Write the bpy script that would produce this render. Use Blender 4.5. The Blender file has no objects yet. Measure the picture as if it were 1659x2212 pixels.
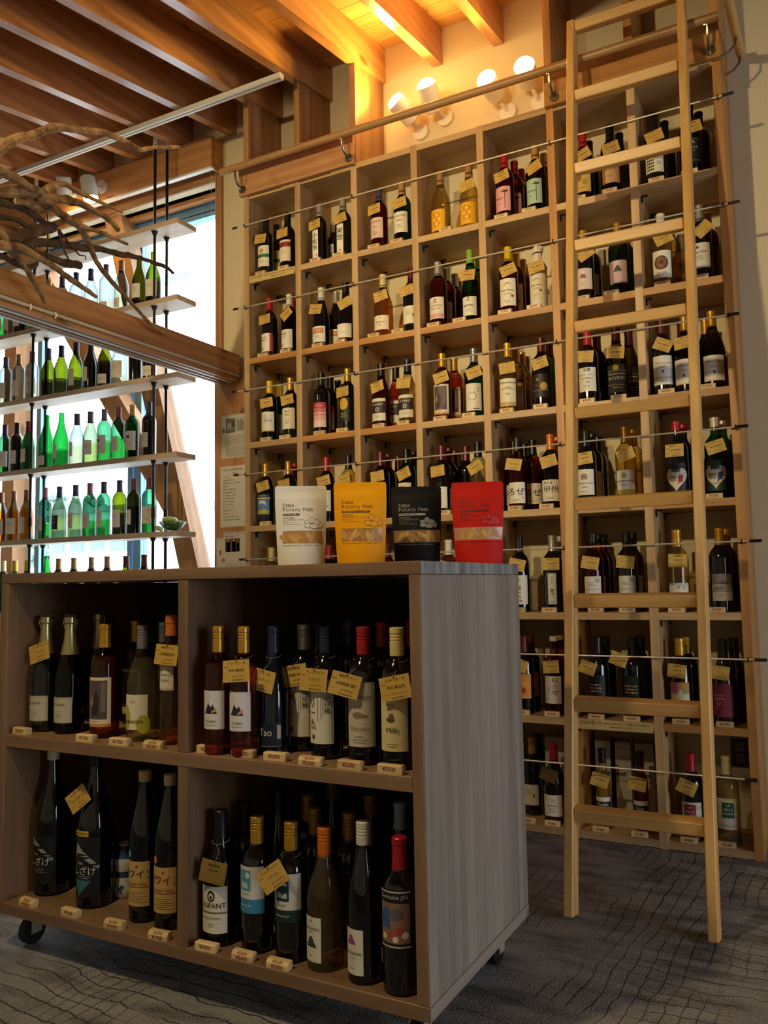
import bpy, bmesh, math, random
from mathutils import Vector, Matrix
random.seed(7)
C = bpy.context.scene.collection
SC = bpy.context.scene

# ------------------------------------------------------------------ camera
W, H, FPX = 1659.0, 2212.0, 1799.0
CAM = Vector((2.7076, -3.4994, 1.0668))
YAW, PITCH, ROLL = 0.49228, 0.08545, -0.01795
def _basis():
    cy, sy, cp, sp, cr, sr = math.cos(YAW), math.sin(YAW), math.cos(PITCH), math.sin(PITCH), math.cos(ROLL), math.sin(ROLL)
    f = Vector((-sy*cp, cy*cp, sp)); r = Vector((cy, sy, 0)); u = r.cross(f)
    return cr*r+sr*u, -sr*r+cr*u, f
RGT, UPV, FWD = _basis()
cam = bpy.data.cameras.new('camera'); cam_o = bpy.data.objects.new('camera', cam); C.objects.link(cam_o)
cam.sensor_fit = 'HORIZONTAL'; cam.sensor_width = 36.0; cam.lens = 36.0*FPX/W; cam.clip_start = 0.05; cam.clip_end = 200
M = Matrix((RGT, UPV, -FWD)).transposed().to_4x4(); M.translation = CAM
cam_o.matrix_world = M
SC.camera = cam_o

# ------------------------------------------------------------------ view, world, lights
vs = SC.view_settings
vs.view_transform = 'Standard'; vs.look = 'None'; vs.gamma = 1.0; vs.exposure = 0.0; vs.use_curve_mapping = False
SC.cycles.max_bounces = 7; SC.cycles.diffuse_bounces = 4; SC.cycles.glossy_bounces = 3
SC.cycles.transmission_bounces = 4; SC.cycles.transparent_max_bounces = 14
SC.cycles.caustics_reflective = False; SC.cycles.caustics_refractive = False
SC.cycles.sample_clamp_indirect = 4.0

world = bpy.data.worlds.new('overcast_sky'); SC.world = world; world.use_nodes = True
bg = world.node_tree.nodes['Background']
bg.inputs[0].default_value = (0.86, 0.935, 1.0, 1); bg.inputs[1].default_value = 7.0

def lamp(name, kind, loc, target, energy, color, size=0.05, cone=60, blend=0.6):
    l = bpy.data.lights.new(name, kind); o = bpy.data.objects.new(name, l); C.objects.link(o)
    l.energy = energy; l.color = color
    o.location = loc
    o.rotation_euler = (Vector(target)-Vector(loc)).to_track_quat('-Z', 'Y').to_euler()
    if kind == 'SPOT':
        l.spot_size = math.radians(cone); l.spot_blend = blend; l.shadow_soft_size = size
    elif kind == 'POINT':
        l.shadow_soft_size = size
    elif kind == 'AREA':
        l.shape = 'RECTANGLE'
    return o
WARM = (1.0, 0.76, 0.38)
# shop spotlights on the ceiling behind the viewer, aimed at the bottle wall
lamp('ceiling_spot', 'SPOT', (0.55, -4.2, 2.95), (0.5, 0.0, 2.45), 330, WARM, 0.06, 52, 1.0)
lamp('ceiling_spot', 'SPOT', (1.35, -4.2, 2.95), (1.8, 0.0, 2.35), 300, WARM, 0.06, 52, 1.0)
lamp('ceiling_spot', 'SPOT', (1.0, -3.2, 3.1), (1.3, -1.9, 0.9), 150, WARM, 0.06, 56, 0.9)
lamp('ceiling_spot', 'SPOT', (-0.9, -3.0, 3.1), (-0.2, -0.8, 3.0), 60, WARM, 0.06, 60, 0.9)
# daylight openings: portals steer the sky light through the real openings
def portal(loc, rot, sx, sy):
    l = bpy.data.lights.new('window_portal', 'AREA'); l.shape = 'RECTANGLE'; l.size = sx; l.size_y = sy
    l.cycles.is_portal = True
    o = bpy.data.objects.new('window_portal', l); C.objects.link(o); o.location = loc; o.rotation_euler = rot
portal((-2.0, 0.60, 1.9), (math.radians(-90), 0, 0), 3.2, 2.9)
portal((6.78, -2.4, 1.075), (0, math.radians(90), 0), 1.65, 2.4)

# ------------------------------------------------------------------ pixel helpers (measurements of the photograph)
def ray(x, y): return FWD + (x-W/2)/FPX*RGT - (y-H/2)/FPX*UPV
def at(ax, val, x, y):
    d = ray(x, y); t = (val-CAM[ax])/d[ax]; return CAM+d*t
def xpx(px, Y, z):
    # X of a point at depth Y and height z that shows at column px
    k = px-W/2
    a = k*FWD.x - FPX*RGT.x
    rest = Vector((0-CAM.x, Y-CAM.y, z-CAM.z))
    b = k*rest.dot(FWD) - FPX*rest.dot(RGT)
    return -b/a

# ------------------------------------------------------------------ materials
def s2l(c): return tuple((v/12.92 if v <= .04045 else ((v+.055)/1.055)**2.4) for v in c)
def rgb(r, g, b): return s2l((r/255, g/255, b/255))
def hexc(h): return rgb(int(h[0:2], 16), int(h[2:4], 16), int(h[4:6], 16))
MATS = {}
def newmat(name):
    m = bpy.data.materials.new(name); m.use_nodes = True
    nt = m.node_tree; p = nt.nodes['Principled BSDF']; return m, nt, p
def N(nt, t, **kw):
    n = nt.nodes.new(t)
    for k, v in kw.items(): setattr(n, k, v)
    return n
def wood(name, light, dark, axis='x', rough=.5, scale=1.0, knots=True, contrast=1.0):
    if name in MATS: return MATS[name]
    m, nt, p = newmat(name); L = nt.links
    tc = N(nt, 'ShaderNodeTexCoord'); mp = N(nt, 'ShaderNodeMapping')
    sc = [14*scale]*3; sc['xyz'.index(axis)] = 0.9*scale
    mp.inputs['Scale'].default_value = sc
    L.new(tc.outputs['Object'], mp.inputs['Vector'])
    oi = N(nt, 'ShaderNodeObjectInfo'); mul = N(nt, 'ShaderNodeMath', operation='MULTIPLY'); mul.inputs[1].default_value = 37.0
    L.new(oi.outputs['Random'], mul.inputs[0]); cb = N(nt, 'ShaderNodeCombineXYZ')
    for i in range(3): L.new(mul.outputs[0], cb.inputs[i])
    L.new(cb.outputs[0], mp.inputs['Location'])
    n1 = N(nt, 'ShaderNodeTexNoise'); n1.inputs['Scale'].default_value = 1.6; n1.inputs['Detail'].default_value = 4; n1.inputs['Distortion'].default_value = .6
    L.new(mp.outputs[0], n1.inputs['Vector'])
    wv = N(nt, 'ShaderNodeTexWave'); wv.wave_type = 'RINGS'; wv.rings_direction = axis.upper(); wv.inputs['Scale'].default_value = .35; wv.inputs['Distortion'].default_value = 9.0
    wv.inputs['Detail'].default_value = 2; wv.inputs['Detail Scale'].default_value = .7
    L.new(mp.outputs[0], wv.inputs['Vector'])
    n2 = N(nt, 'ShaderNodeTexNoise'); n2.inputs['Scale'].default_value = 9; n2.inputs['Detail'].default_value = 2
    L.new(mp.outputs[0], n2.inputs['Vector'])
    mx = N(nt, 'ShaderNodeMix'); mx.data_type = 'FLOAT'; mx.inputs[0].default_value = .22
    L.new(n1.outputs[0], mx.inputs[2]); L.new(wv.outputs['Fac'], mx.inputs[3])
    ad = N(nt, 'ShaderNodeMath', operation='MULTIPLY_ADD'); ad.inputs[1].default_value = .35
    L.new(n2.outputs[0], ad.inputs[0]); L.new(mx.outputs[0], ad.inputs[2])
    cr = N(nt, 'ShaderNodeValToRGB'); e = cr.color_ramp.elements
    e[0].position = .30; e[0].color = (*dark, 1); e[1].position = .95; e[1].color = (*light, 1)
    L.new(ad.outputs[0], cr.inputs[0])
    # each piece a little lighter or darker
    mr = N(nt, 'ShaderNodeMapRange'); mr.inputs['To Min'].default_value = .86; mr.inputs['To Max'].default_value = 1.12
    L.new(oi.outputs['Random'], mr.inputs[0])
    vm = N(nt, 'ShaderNodeVectorMath', operation='SCALE'); L.new(cr.outputs[0], vm.inputs[0]); L.new(mr.outputs[0], vm.inputs['Scale'])
    col = vm.outputs[0]
    if knots:
        mp2 = N(nt, 'ShaderNodeMapping'); s2 = [5.0]*3; s2['xyz'.index(axis)] = 2.2; mp2.inputs['Scale'].default_value = s2
        L.new(tc.outputs['Object'], mp2.inputs['Vector']); L.new(cb.outputs[0], mp2.inputs['Location'])
        vo = N(nt, 'ShaderNodeTexVoronoi'); vo.inputs['Scale'].default_value = 1.0; L.new(mp2.outputs[0], vo.inputs['Vector'])
        lt = N(nt, 'ShaderNodeMapRange'); lt.inputs['From Min'].default_value = .07; lt.inputs['From Max'].default_value = .14
        lt.inputs['To Min'].default_value = .75; lt.inputs['To Max'].default_value = 0
        L.new(vo.outputs['Distance'], lt.inputs[0])
        mk = N(nt, 'ShaderNodeMix'); mk.data_type = 'RGBA'
        L.new(lt.outputs[0], mk.inputs[0]); L.new(col, mk.inputs[6]); mk.inputs[7].default_value = (dark[0]*.25, dark[1]*.2, dark[2]*.2, 1)
        col = mk.outputs[2]
    L.new(col, p.inputs['Base Color']); p.inputs['Roughness'].default_value = rough
    bp = N(nt, 'ShaderNodeBump'); bp.inputs['Strength'].default_value = .08; bp.inputs['Distance'].default_value = .002
    L.new(ad.outputs[0], bp.inputs['Height']); L.new(bp.outputs[0], p.inputs['Normal'])
    MATS[name] = m; return m
def plain(name, col, rough=.6, metal=0.0, var=.08, scale=30, spec=.5, coat=0.0):
    if name in MATS: return MATS[name]
    m, nt, p = newmat(name); L = nt.links
    tc = N(nt, 'ShaderNodeTexCoord'); n = N(nt, 'ShaderNodeTexNoise'); n.inputs['Scale'].default_value = scale; n.inputs['Detail'].default_value = 3
    L.new(tc.outputs['Object'], n.inputs['Vector'])
    mx = N(nt, 'ShaderNodeMix'); mx.data_type = 'RGBA'
    mx.inputs[6].default_value = (*[max(0, c*(1-var)) for c in col], 1); mx.inputs[7].default_value = (*[min(1, c*(1+var)) for c in col], 1)
    L.new(n.outputs[0], mx.inputs[0]); L.new(mx.outputs[2], p.inputs['Base Color'])
    p.inputs['Roughness'].default_value = rough; p.inputs['Metallic'].default_value = metal
    p.inputs['Specular IOR Level'].default_value = spec; p.inputs['Coat Weight'].default_value = coat
    MATS[name] = m; return m
def ink(h, rough=.55):
    return plain('print_'+h, hexc(h), rough, 0, .05, 60)
def glass(name, col, edge, gloss=.10, diff=0.0):
    """thin-walled coloured bottle glass: tinted see-through, darker at the rim, with a sharp reflection"""
    if name in MATS: return MATS[name]
    m, nt, p = newmat(name); L = nt.links
    nt.nodes.remove(p); out = nt.nodes['Material Output']
    lw = N(nt, 'ShaderNodeLayerWeight'); lw.inputs['Blend'].default_value = .45
    mc = N(nt, 'ShaderNodeMix'); mc.data_type = 'RGBA'; mc.inputs[6].default_value = (*col, 1); mc.inputs[7].default_value = (*edge, 1)
    L.new(lw.outputs['Facing'], mc.inputs[0])
    tr = N(nt, 'ShaderNodeBsdfTransparent'); L.new(mc.outputs[2], tr.inputs[0])
    base = tr.outputs[0]
    if diff > 0:  # diffuse wine colour stands in for light shining through the bottle
        df = N(nt, 'ShaderNodeBsdfDiffuse'); df.inputs[0].default_value = (*[c*.8 for c in col], 1)
        m1 = N(nt, 'ShaderNodeMixShader'); m1.inputs[0].default_value = diff
        L.new(base, m1.inputs[1]); L.new(df.outputs[0], m1.inputs[2]); base = m1.outputs[0]
    gl = N(nt, 'ShaderNodeBsdfGlossy'); gl.inputs['Roughness'].default_value = .06
    lf = N(nt, 'ShaderNodeLayerWeight'); lf.inputs['Blend'].default_value = .5
    pw = N(nt, 'ShaderNodeMath', operation='POWER'); pw.inputs[1].default_value = 4.0; L.new(lf.outputs['Facing'], pw.inputs[0])
    fr = N(nt, 'ShaderNodeMath', operation='MULTIPLY_ADD'); fr.inputs[1].default_value = .6; fr.inputs[2].default_value = .04; L.new(pw.outputs[0], fr.inputs[0])
    ms = N(nt, 'ShaderNodeMixShader'); L.new(fr.outputs[0], ms.inputs[0]); L.new(base, ms.inputs[1]); L.new(gl.outputs[0], ms.inputs[2])
    L.new(ms.outputs[0], out.inputs[0])
    MATS[name] = m; return m
def emit(name, col, s):
    if name in MATS: return MATS[name]
    m, nt, p = newmat(name)
    p.inputs['Base Color'].default_value = (*col, 1); p.inputs['Emission Color'].default_value = (*col, 1); p.inputs['Emission Strength'].default_value = s
    MATS[name] = m; return m

PINE = (rgb(204, 170, 122), rgb(166, 128, 86))
def pine(ax): return wood('pine_'+ax, *PINE, ax, .45, 1.0, False)
def cedar(ax): return wood('cedar_'+ax, rgb(190, 140, 92), rgb(136, 90, 56), ax, .5, 1.0, True)
def cedar_red(ax): return wood('cedar_red_'+ax, rgb(198, 142, 76), rgb(158, 106, 52), ax, .45, 1.0, False)
def larch(ax): return wood('larch_'+ax, rgb(206, 152, 98), rgb(160, 104, 60), ax, .5, .8, True)
def birch(ax): return wood('birch_'+ax, rgb(222, 178, 108), rgb(188, 138, 74), ax, .4, 1.0, False)
def stain(ax): return wood('stained_oak_'+ax, rgb(146, 116, 90), rgb(106, 80, 60), ax, .45, 1.1, False)
def greyw(ax): return wood('grey_pine_'+ax, rgb(158, 146, 136), rgb(112, 101, 93), ax, .55, 1.0, True)
PLASTER = plain('plaster', rgb(216, 203, 172), .85, 0, .03, 6)
PANEL = plain('cement_panel', rgb(205, 190, 150), .8, 0, .04, 5)
STEEL = plain('brushed_steel', rgb(214, 208, 194), .38, .55, .05, 40)
SATIN = plain('satin_steel', rgb(150, 145, 132), .3, 1.0, .05, 40)
BLACKM = plain('black_metal', rgb(28, 28, 30), .4, .6, .1, 20)
RUBBER = plain('black_rubber', rgb(18, 18, 18), .6, 0, .1, 20)
WHITEP = plain('white_enamel', rgb(228, 224, 214), .45, 0, .02, 20)
ALU = plain('grey_blue_aluminium', rgb(120, 168, 210), .4, .3, .05, 20)
DARKBACK = plain('dark_stained_board', rgb(44, 46, 54), .7, 0, .15, 8)
PANE = glass('window_glass', (.97, .985, .99), (.9, .95, .97))

# ------------------------------------------------------------------ mesh helpers
class MB:
    def __init__(s): s.v = []; s.f = []; s.m = []
    def add(s, vs, fs, mi=0):
        o = len(s.v); s.v += [tuple(v) for v in vs]; s.f += [tuple(i+o for i in f) for f in fs]; s.m += [mi]*len(fs); return s
    def box(s, x0, x1, y0, y1, z0, z1, mi=0):
        vs = [(x0,y0,z0),(x1,y0,z0),(x1,y1,z0),(x0,y1,z0),(x0,y0,z1),(x1,y0,z1),(x1,y1,z1),(x0,y1,z1)]
        return s.add(vs, [(0,3,2,1),(4,5,6,7),(0,1,5,4),(1,2,6,5),(2,3,7,6),(3,0,4,7)], mi)
    def bar(s, p, q, wx, wy, up=(0,0,1), mi=0):
        """box beam from p to q, width wx across, wy along the second axis"""
        p, q = Vector(p), Vector(q); d = (q-p).normalized(); a = d.cross(Vector(up)).normalized(); b = a.cross(d)
        vs = []
        for c in (p, q):
            for i, j in ((-1,-1),(1,-1),(1,1),(-1,1)): vs.append(c+a*(i*wx/2)+b*(j*wy/2))
        return s.add(vs, [(3,2,1,0),(4,5,6,7),(0,1,5,4),(1,2,6,5),(2,3,7,6),(3,0,4,7)], mi)
    def lathe(s, prof, n=20, mi=0, mats=None, c=(0,0,0)):
        vs = []; fs = []; ms = []; idx = []
        for r_i, (z, r) in enumerate(prof):
            if r < 1e-6: idx.append([len(vs)]); vs.append((c[0], c[1], c[2]+z))
            else:
                row = []
                for k in range(n):
                    a = 2*math.pi*k/n; row.append(len(vs)); vs.append((c[0]+r*math.cos(a), c[1]+r*math.sin(a), c[2]+z))
                idx.append(row)
        for i in range(len(prof)-1):
            A, B = idx[i], idx[i+1]; mm = mats[i] if mats else mi
            for k in range(n):
                k2 = (k+1) % n
                if len(A) == 1 and len(B) == 1: continue
                if len(A) == 1: fs.append((A[0], B[k2], B[k]))
                elif len(B) == 1: fs.append((A[k], A[k2], B[0]))
                else: fs.append((A[k], A[k2], B[k2], B[k]))
                ms.append(mm)
        o = len(s.v); s.v += vs; s.f += [tuple(i+o for i in f) for f in fs]; s.m += ms; return s
    def tube(s, pts, rad, n=8, mi=0, caps=True):
        pts = [Vector(p) for p in pts]; rads = rad if isinstance(rad, (list, tuple)) else [rad]*len(pts)
        rings = []; prev = None; o = len(s.v)
        for i, p in enumerate(pts):
            d = (pts[min(i+1, len(pts)-1)]-pts[max(i-1, 0)]).normalized()
            if prev is None: a = d.orthogonal().normalized()
            else: a = (prev-d*prev.dot(d)).normalized()
            prev = a; b = d.cross(a); ring = []
            for k in range(n):
                t = 2*math.pi*k/n; ring.append(len(s.v)); s.v.append(tuple(p+(a*math.cos(t)+b*math.sin(t))*rads[i]))
            rings.append(ring)
        for A, B in zip(rings, rings[1:]):
            for k in range(n): s.f.append((A[k], A[(k+1) % n], B[(k+1) % n], B[k])); s.m.append(mi)
        if caps:
            s.f.append(tuple(reversed(rings[0]))); s.m.append(mi); s.f.append(tuple(rings[-1])); s.m.append(mi)
        return s
    def data(s, name, mats, smooth=False):
        me = bpy.data.meshes.new(name); me.from_pydata(s.v, [], s.f)
        for m in (mats if isinstance(mats, (list, tuple)) else [mats]): me.materials.append(m)
        if any(s.m): me.polygons.foreach_set('material_index', s.m)
        if smooth:
            me.polygons.foreach_set('use_smooth', [True]*len(me.polygons))
            try: me.set_sharp_from_angle(angle=math.radians(40))
            except Exception: pass
        me.update(); return me
    def build(s, name, mats, parent=None, smooth=False, loc=None, rot=None, label=None):
        return place(name, s.data(name, mats, smooth), parent, loc, rot, label)
def place(name, me, parent=None, loc=None, rot=None, label=None):
    o = bpy.data.objects.new(name, me); C.objects.link(o)
    if parent: o.parent = parent
    if loc is not None: o.location = loc
    if rot is not None: o.rotation_euler = rot
    if label: o['label'] = label
    return o
def bevel(o, w=.002, seg=1):
    b = o.modifiers.new('bevel', 'BEVEL'); b.width = w; b.segments = seg; b.limit_method = 'ANGLE'; return o
USED = {}
def tag(o, label, cat=None, group=None, kind=None):
    o['label'] = label
    if cat: o['category'] = cat
    if group: o['group'] = group
    if kind: o['kind'] = kind
    USED.setdefault(label, []).append(o); return o
def empty(name, loc=(0,0,0), rz=0):
    o = bpy.data.objects.new(name, None); C.objects.link(o); o.location = loc; o.rotation_euler = (0,0,rz); o.empty_display_size = .05; return o
def struct(o, label=None):
    o['kind'] = 'structure'
    if label: o['label'] = label
    return o

# text as flat mesh data in x (right) / z (up), cached
_TX = {}
def text_geo(t, size, align='CENTER', bold=0.0):
    key = (t, align, bold)
    if key not in _TX:
        cu = bpy.data.curves.new('lettering', 'FONT'); cu.body = t; cu.size = 1.0; cu.resolution_u = 2; cu.align_x = align; cu.align_y = 'CENTER'; cu.offset = bold
        o = bpy.data.objects.new('lettering', cu); C.objects.link(o)
        dg = bpy.context.evaluated_depsgraph_get(); me = bpy.data.meshes.new_from_object(o.evaluated_get(dg))
        _TX[key] = ([(v.co.x, v.co.y) for v in me.vertices], [tuple(p.vertices) for p in me.polygons])
        bpy.data.objects.remove(o); bpy.data.curves.remove(cu); bpy.data.meshes.remove(me)
    vs, fs = _TX[key]
    return [(x*size, y*size) for x, y in vs], fs
def put_text(mb, t, size, mapf, cx=0, cz=0, mi=1, align='CENTER', rot=0, bold=0.0):
    vs, fs = text_geo(t, size, align, bold); c, s = math.cos(rot), math.sin(rot)
    mb.add([mapf(cx+x*c-y*s, cz+x*s+y*c) for x, y in vs], fs, mi)

def span_shape(mb, poly, mapf, mi, step=.004, lines=10):
    """filled outline (list of x,z) laid on a curved face as thin horizontal strips"""
    zs = [p[1] for p in poly]; z0, z1 = min(zs), max(zs)
    lv = sorted(set([z0+(z1-z0)*i/lines for i in range(lines+1)] + zs)); lv = [z for i, z in enumerate(lv) if i == 0 or z-lv[i-1] > 1e-6]
    def cut(z):
        xs = []
        for (xa, za), (xb, zb) in zip(poly, poly[1:]+poly[:1]):
            if abs(za-zb) < 1e-9: continue
            if min(za, zb) <= z < max(za, zb) : xs.append(xa+(xb-xa)*(z-za)/(zb-za))
        return sorted(xs)
    for a, b in zip(lv, lv[1:]):
        e = (b-a)*1e-3; A, B = cut(a+e), cut(b-e)
        for i in range(0, min(len(A), len(B))-1, 2):
            w = max(A[i+1]-A[i], B[i+1]-B[i]); n = max(1, int(w/step+.99))
            row = []
            for k in range(n+1):
                t = k/n; row += [mapf(A[i]+(A[i+1]-A[i])*t, a), mapf(B[i]+(B[i+1]-B[i])*t, b)]
            mb.add(row, [(2*k, 2*k+2, 2*k+3, 2*k+1) for k in range(n)], mi)
def rect(x0, z0, x1, z1): return [(x0, z0), (x1, z0), (x1, z1), (x0, z1)]
def ell(cx, cz, rx, rz, n=18): return [(cx+rx*math.cos(2*math.pi*k/n), cz+rz*math.sin(2*math.pi*k/n)) for k in range(n)]

# ================================================================== the setting
def joist_z(y): return 3.71+.165*y
# carpet
def carpet():
    m, nt, p = newmat('carpet'); L = nt.links
    tc = N(nt, 'ShaderNodeTexCoord')
    def lines(rot, freq, amp, thr, seed):
        mp = N(nt, 'ShaderNodeMapping'); mp.inputs['Rotation'].default_value = (0, 0, rot); mp.inputs['Location'].default_value = (seed, seed*.7, 0)
        L.new(tc.outputs['Object'], mp.inputs[0]); sx = N(nt, 'ShaderNodeSeparateXYZ'); L.new(mp.outputs[0], sx.inputs[0])
        nz = N(nt, 'ShaderNodeTexNoise'); nz.inputs['Scale'].default_value = 1.7; nz.inputs['Detail'].default_value = 6; nz.inputs['Roughness'].default_value = .55; L.new(mp.outputs[0], nz.inputs[0])
        a = N(nt, 'ShaderNodeMath', operation='MULTIPLY'); a.inputs[1].default_value = freq; L.new(sx.outputs[0], a.inputs[0])
        b = N(nt, 'ShaderNodeMath', operation='MULTIPLY_ADD'); b.inputs[1].default_value = amp; L.new(nz.outputs[0], b.inputs[0]); L.new(a.outputs[0], b.inputs[2])
        f = N(nt, 'ShaderNodeMath', operation='FRACT'); L.new(b.outputs[0], f.inputs[0])
        c = N(nt, 'ShaderNodeMapRange'); c.inputs['From Min'].default_value = thr*.35; c.inputs['From Max'].default_value = thr; c.inputs['To Min'].default_value = 1; c.inputs['To Max'].default_value = 0
        L.new(f.outputs[0], c.inputs[0])
        mk = N(nt, 'ShaderNodeTexNoise'); mk.inputs['Scale'].default_value = 2.6; mk.inputs['Detail'].default_value = 1; L.new(mp.outputs[0], mk.inputs[0])
        k = N(nt, 'ShaderNodeMapRange'); k.inputs['From Min'].default_value = .43; k.inputs['From Max'].default_value = .56; L.new(mk.outputs[0], k.inputs[0])
        m2 = N(nt, 'ShaderNodeMath', operation='MULTIPLY'); L.new(c.outputs[0], m2.inputs[0]); L.new(k.outputs[0], m2.inputs[1])
        return m2.outputs[0]
    l1 = lines(.06, 23.0, 3.6, .10, 1.0); l2 = lines(1.62, 19.0, 4.4, .09, 5.0)
    mx = N(nt, 'ShaderNodeMath', operation='MAXIMUM'); L.new(l1, mx.inputs[0]); L.new(l2, mx.inputs[1])
    msk = N(nt, 'ShaderNodeTexNoise'); msk.inputs['Scale'].default_value = 2.2; L.new(tc.outputs['Object'], msk.inputs[0])
    mk = N(nt, 'ShaderNodeMapRange'); mk.inputs['From Min'].default_value = .1; mk.inputs['From Max'].default_value = .3; L.new(msk.outputs[0], mk.inputs[0])
    ln = N(nt, 'ShaderNodeMath', operation='MULTIPLY'); L.new(mx.outputs[0], ln.inputs[0]); L.new(mk.outputs[0], ln.inputs[1])
    st = N(nt, 'ShaderNodeMapping'); st.inputs['Scale'].default_value = (5, 14, 1); L.new(tc.outputs['Object'], st.inputs[0])
    sn = N(nt, 'ShaderNodeTexNoise'); sn.inputs['Scale'].default_value = 1.0; sn.inputs['Detail'].default_value = 3; L.new(st.outputs[0], sn.inputs[0])
    fz = N(nt, 'ShaderNodeTexNoise'); fz.inputs['Scale'].default_value = 200; fz.inputs['Detail'].default_value = 2; L.new(tc.outputs['Object'], fz.inputs[0])
    ad = N(nt, 'ShaderNodeMath', operation='MULTIPLY_ADD'); ad.inputs[1].default_value = .8; L.new(fz.outputs[0], ad.inputs[0]); L.new(sn.outputs[0], ad.inputs[2])
    cr = N(nt, 'ShaderNodeValToRGB'); e = cr.color_ramp.elements; e[0].position = .62; e[0].color = (*rgb(80, 80, 82), 1); e[1].position = 1.15; e[1].color = (*rgb(154, 153, 153), 1); L.new(ad.outputs[0], cr.inputs[0])
    mc = N(nt, 'ShaderNodeMix'); mc.data_type = 'RGBA'; lk = N(nt, 'ShaderNodeMath', operation='MULTIPLY'); lk.inputs[1].default_value = .62; L.new(ln.outputs[0], lk.inputs[0]); L.new(lk.outputs[0], mc.inputs[0]); L.new(cr.outputs[0], mc.inputs[6]); mc.inputs[7].default_value = (*rgb(58, 51, 46), 1)
    L.new(mc.outputs[2], p.inputs['Base Color']); p.inputs['Roughness'].default_value = .95; p.inputs['Specular IOR Level'].default_value = .1
    hs = N(nt, 'ShaderNodeMath', operation='SUBTRACT'); L.new(fz.outputs[0], hs.inputs[0]); L.new(ln.outputs[0], hs.inputs[1])
    bp = N(nt, 'ShaderNodeBump'); bp.inputs['Strength'].default_value = .9; bp.inputs['Distance'].default_value = .01; L.new(hs.outputs[0], bp.inputs['Height']); L.new(bp.outputs[0], p.inputs['Normal'])
    return m
struct(MB().box(-4, 6.6, -6, .31, -.12, 0).build('floor', carpet()), 'grey-brown patterned loop-pile carpet floor')

# walls: the back wall carries the shelf and has the window on its left part
WX0, WX1, WZ0, WZ1 = -3.7, -.436, .35, 3.50
wb = MB()
wb.box(WX1, 6.6, .31, .55, -.12, 4.0); wb.box(-4, WX0, .31, .55, -.12, 4.0); wb.box(WX0, WX1, .31, .55, -.12, WZ0); wb.box(WX0, WX1, .31, .55, WZ1, 4.0)
wall_back = struct(wb.build('wall_back', PLASTER), 'cream plastered wall behind the bottle shelf')
struct(MB().box(-4.15, -4, -6, .55, -.12, 4.1).build('wall_left', PLASTER), 'cream plastered wall beyond the window shelves')
wr = MB()
wr.box(6.6, 6.75, -6, -3.6, -.12, 4.1); wr.box(6.6, 6.75, -1.2, .55, -.12, 4.1); wr.box(6.6, 6.75, -3.6, -1.2, 1.9, 4.1); wr.box(6.6, 6.75, -3.6, -1.2, -.12, .25)
struct(wr.build('wall_right', PLASTER), 'cream plastered wall with the shop front opening')
struct(MB().box(-4, 6.6, -6.15, -6, -.12, 4.1).build('wall_front', PLASTER), 'cream plastered wall behind the viewer')
# ceiling planks on sloping joists
ceil = struct(MB().add([(-4,-6,joist_z(-6)+.23),(6.6,-6,joist_z(-6)+.23),(6.6,.5,joist_z(.5)+.23),(-4,.5,joist_z(.5)+.23),
                        (-4,-6,joist_z(-6)+.30),(6.6,-6,joist_z(-6)+.30),(6.6,.5,joist_z(.5)+.30),(-4,.5,joist_z(.5)+.30)],
                       [(0,3,2,1),(4,5,6,7),(0,1,5,4),(1,2,6,5),(2,3,7,6),(3,0,4,7)]).build('ceiling', larch('x')), 'sloping timber ceiling of boards on exposed joists')
y = .31
while y > -5.9:
    y0 = y-.118
    MB().add([(-4,y0,joist_z(y0)+.20),(6.6,y0,joist_z(y0)+.20),(6.6,y,joist_z(y)+.20),(-4,y,joist_z(y)+.20),
              (-4,y0,joist_z(y0)+.228),(6.6,y0,joist_z(y0)+.228),(6.6,y,joist_z(y)+.228),(-4,y,joist_z(y)+.228)],
             [(0,3,2,1),(4,5,6,7),(0,1,5,4),(1,2,6,5),(2,3,7,6),(3,0,4,7)]).build('plank', larch('x'), ceil)
    y -= .121
JOIST = wood('joist_cedar', rgb(200, 142, 90), rgb(146, 92, 56), 'y', .28, 1.0, True); JOIST.node_tree.nodes['Principled BSDF'].inputs['Specular IOR Level'].default_value = .9
for k in range(-12, 19):
    x = .333+.337*k; w = .053
    if x < -3.95 or x > 6.5: continue
    MB().add([(x,-6,joist_z(-6)),(x+w,-6,joist_z(-6)),(x+w,.31,joist_z(.31)),(x,.31,joist_z(.31)),
              (x,-6,joist_z(-6)+.2),(x+w,-6,joist_z(-6)+.2),(x+w,.31,joist_z(.31)+.2),(x,.31,joist_z(.31)+.2)],
             [(0,3,2,1),(4,5,6,7),(0,1,5,4),(1,2,6,5),(2,3,7,6),(3,0,4,7)]).build('joist', JOIST, ceil)
# studs standing over the shelf uprights
for x in (0, .333, .673, 1.688, 2.041, 2.386):
    MB().add([(x,0,3.186),(x+.034,0,3.186),(x+.034,.309,3.186),(x,.309,3.186),(x,0,joist_z(0)),(x+.034,0,joist_z(0)),(x+.034,.309,joist_z(.309)),(x,.309,joist_z(.309))],
             [(0,3,2,1),(4,5,6,7),(0,1,5,4),(1,2,6,5),(2,3,7,6),(3,0,4,7)]).build('stud', cedar('z') if x < 1.6 else cedar_red('z'), wall_back)
# rail headers
for i, (x0, x1) in enumerate(((-.012, .706), (1.690, 2.422))):
    struct(bevel(MB().box(x0, x1, -.03, -.001, 3.165, 3.315).build('trim_%d' % (i+1), cedar('x') if i == 0 else cedar_red('x')), .003), 'cedar header board carrying the hand rail')

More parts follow.
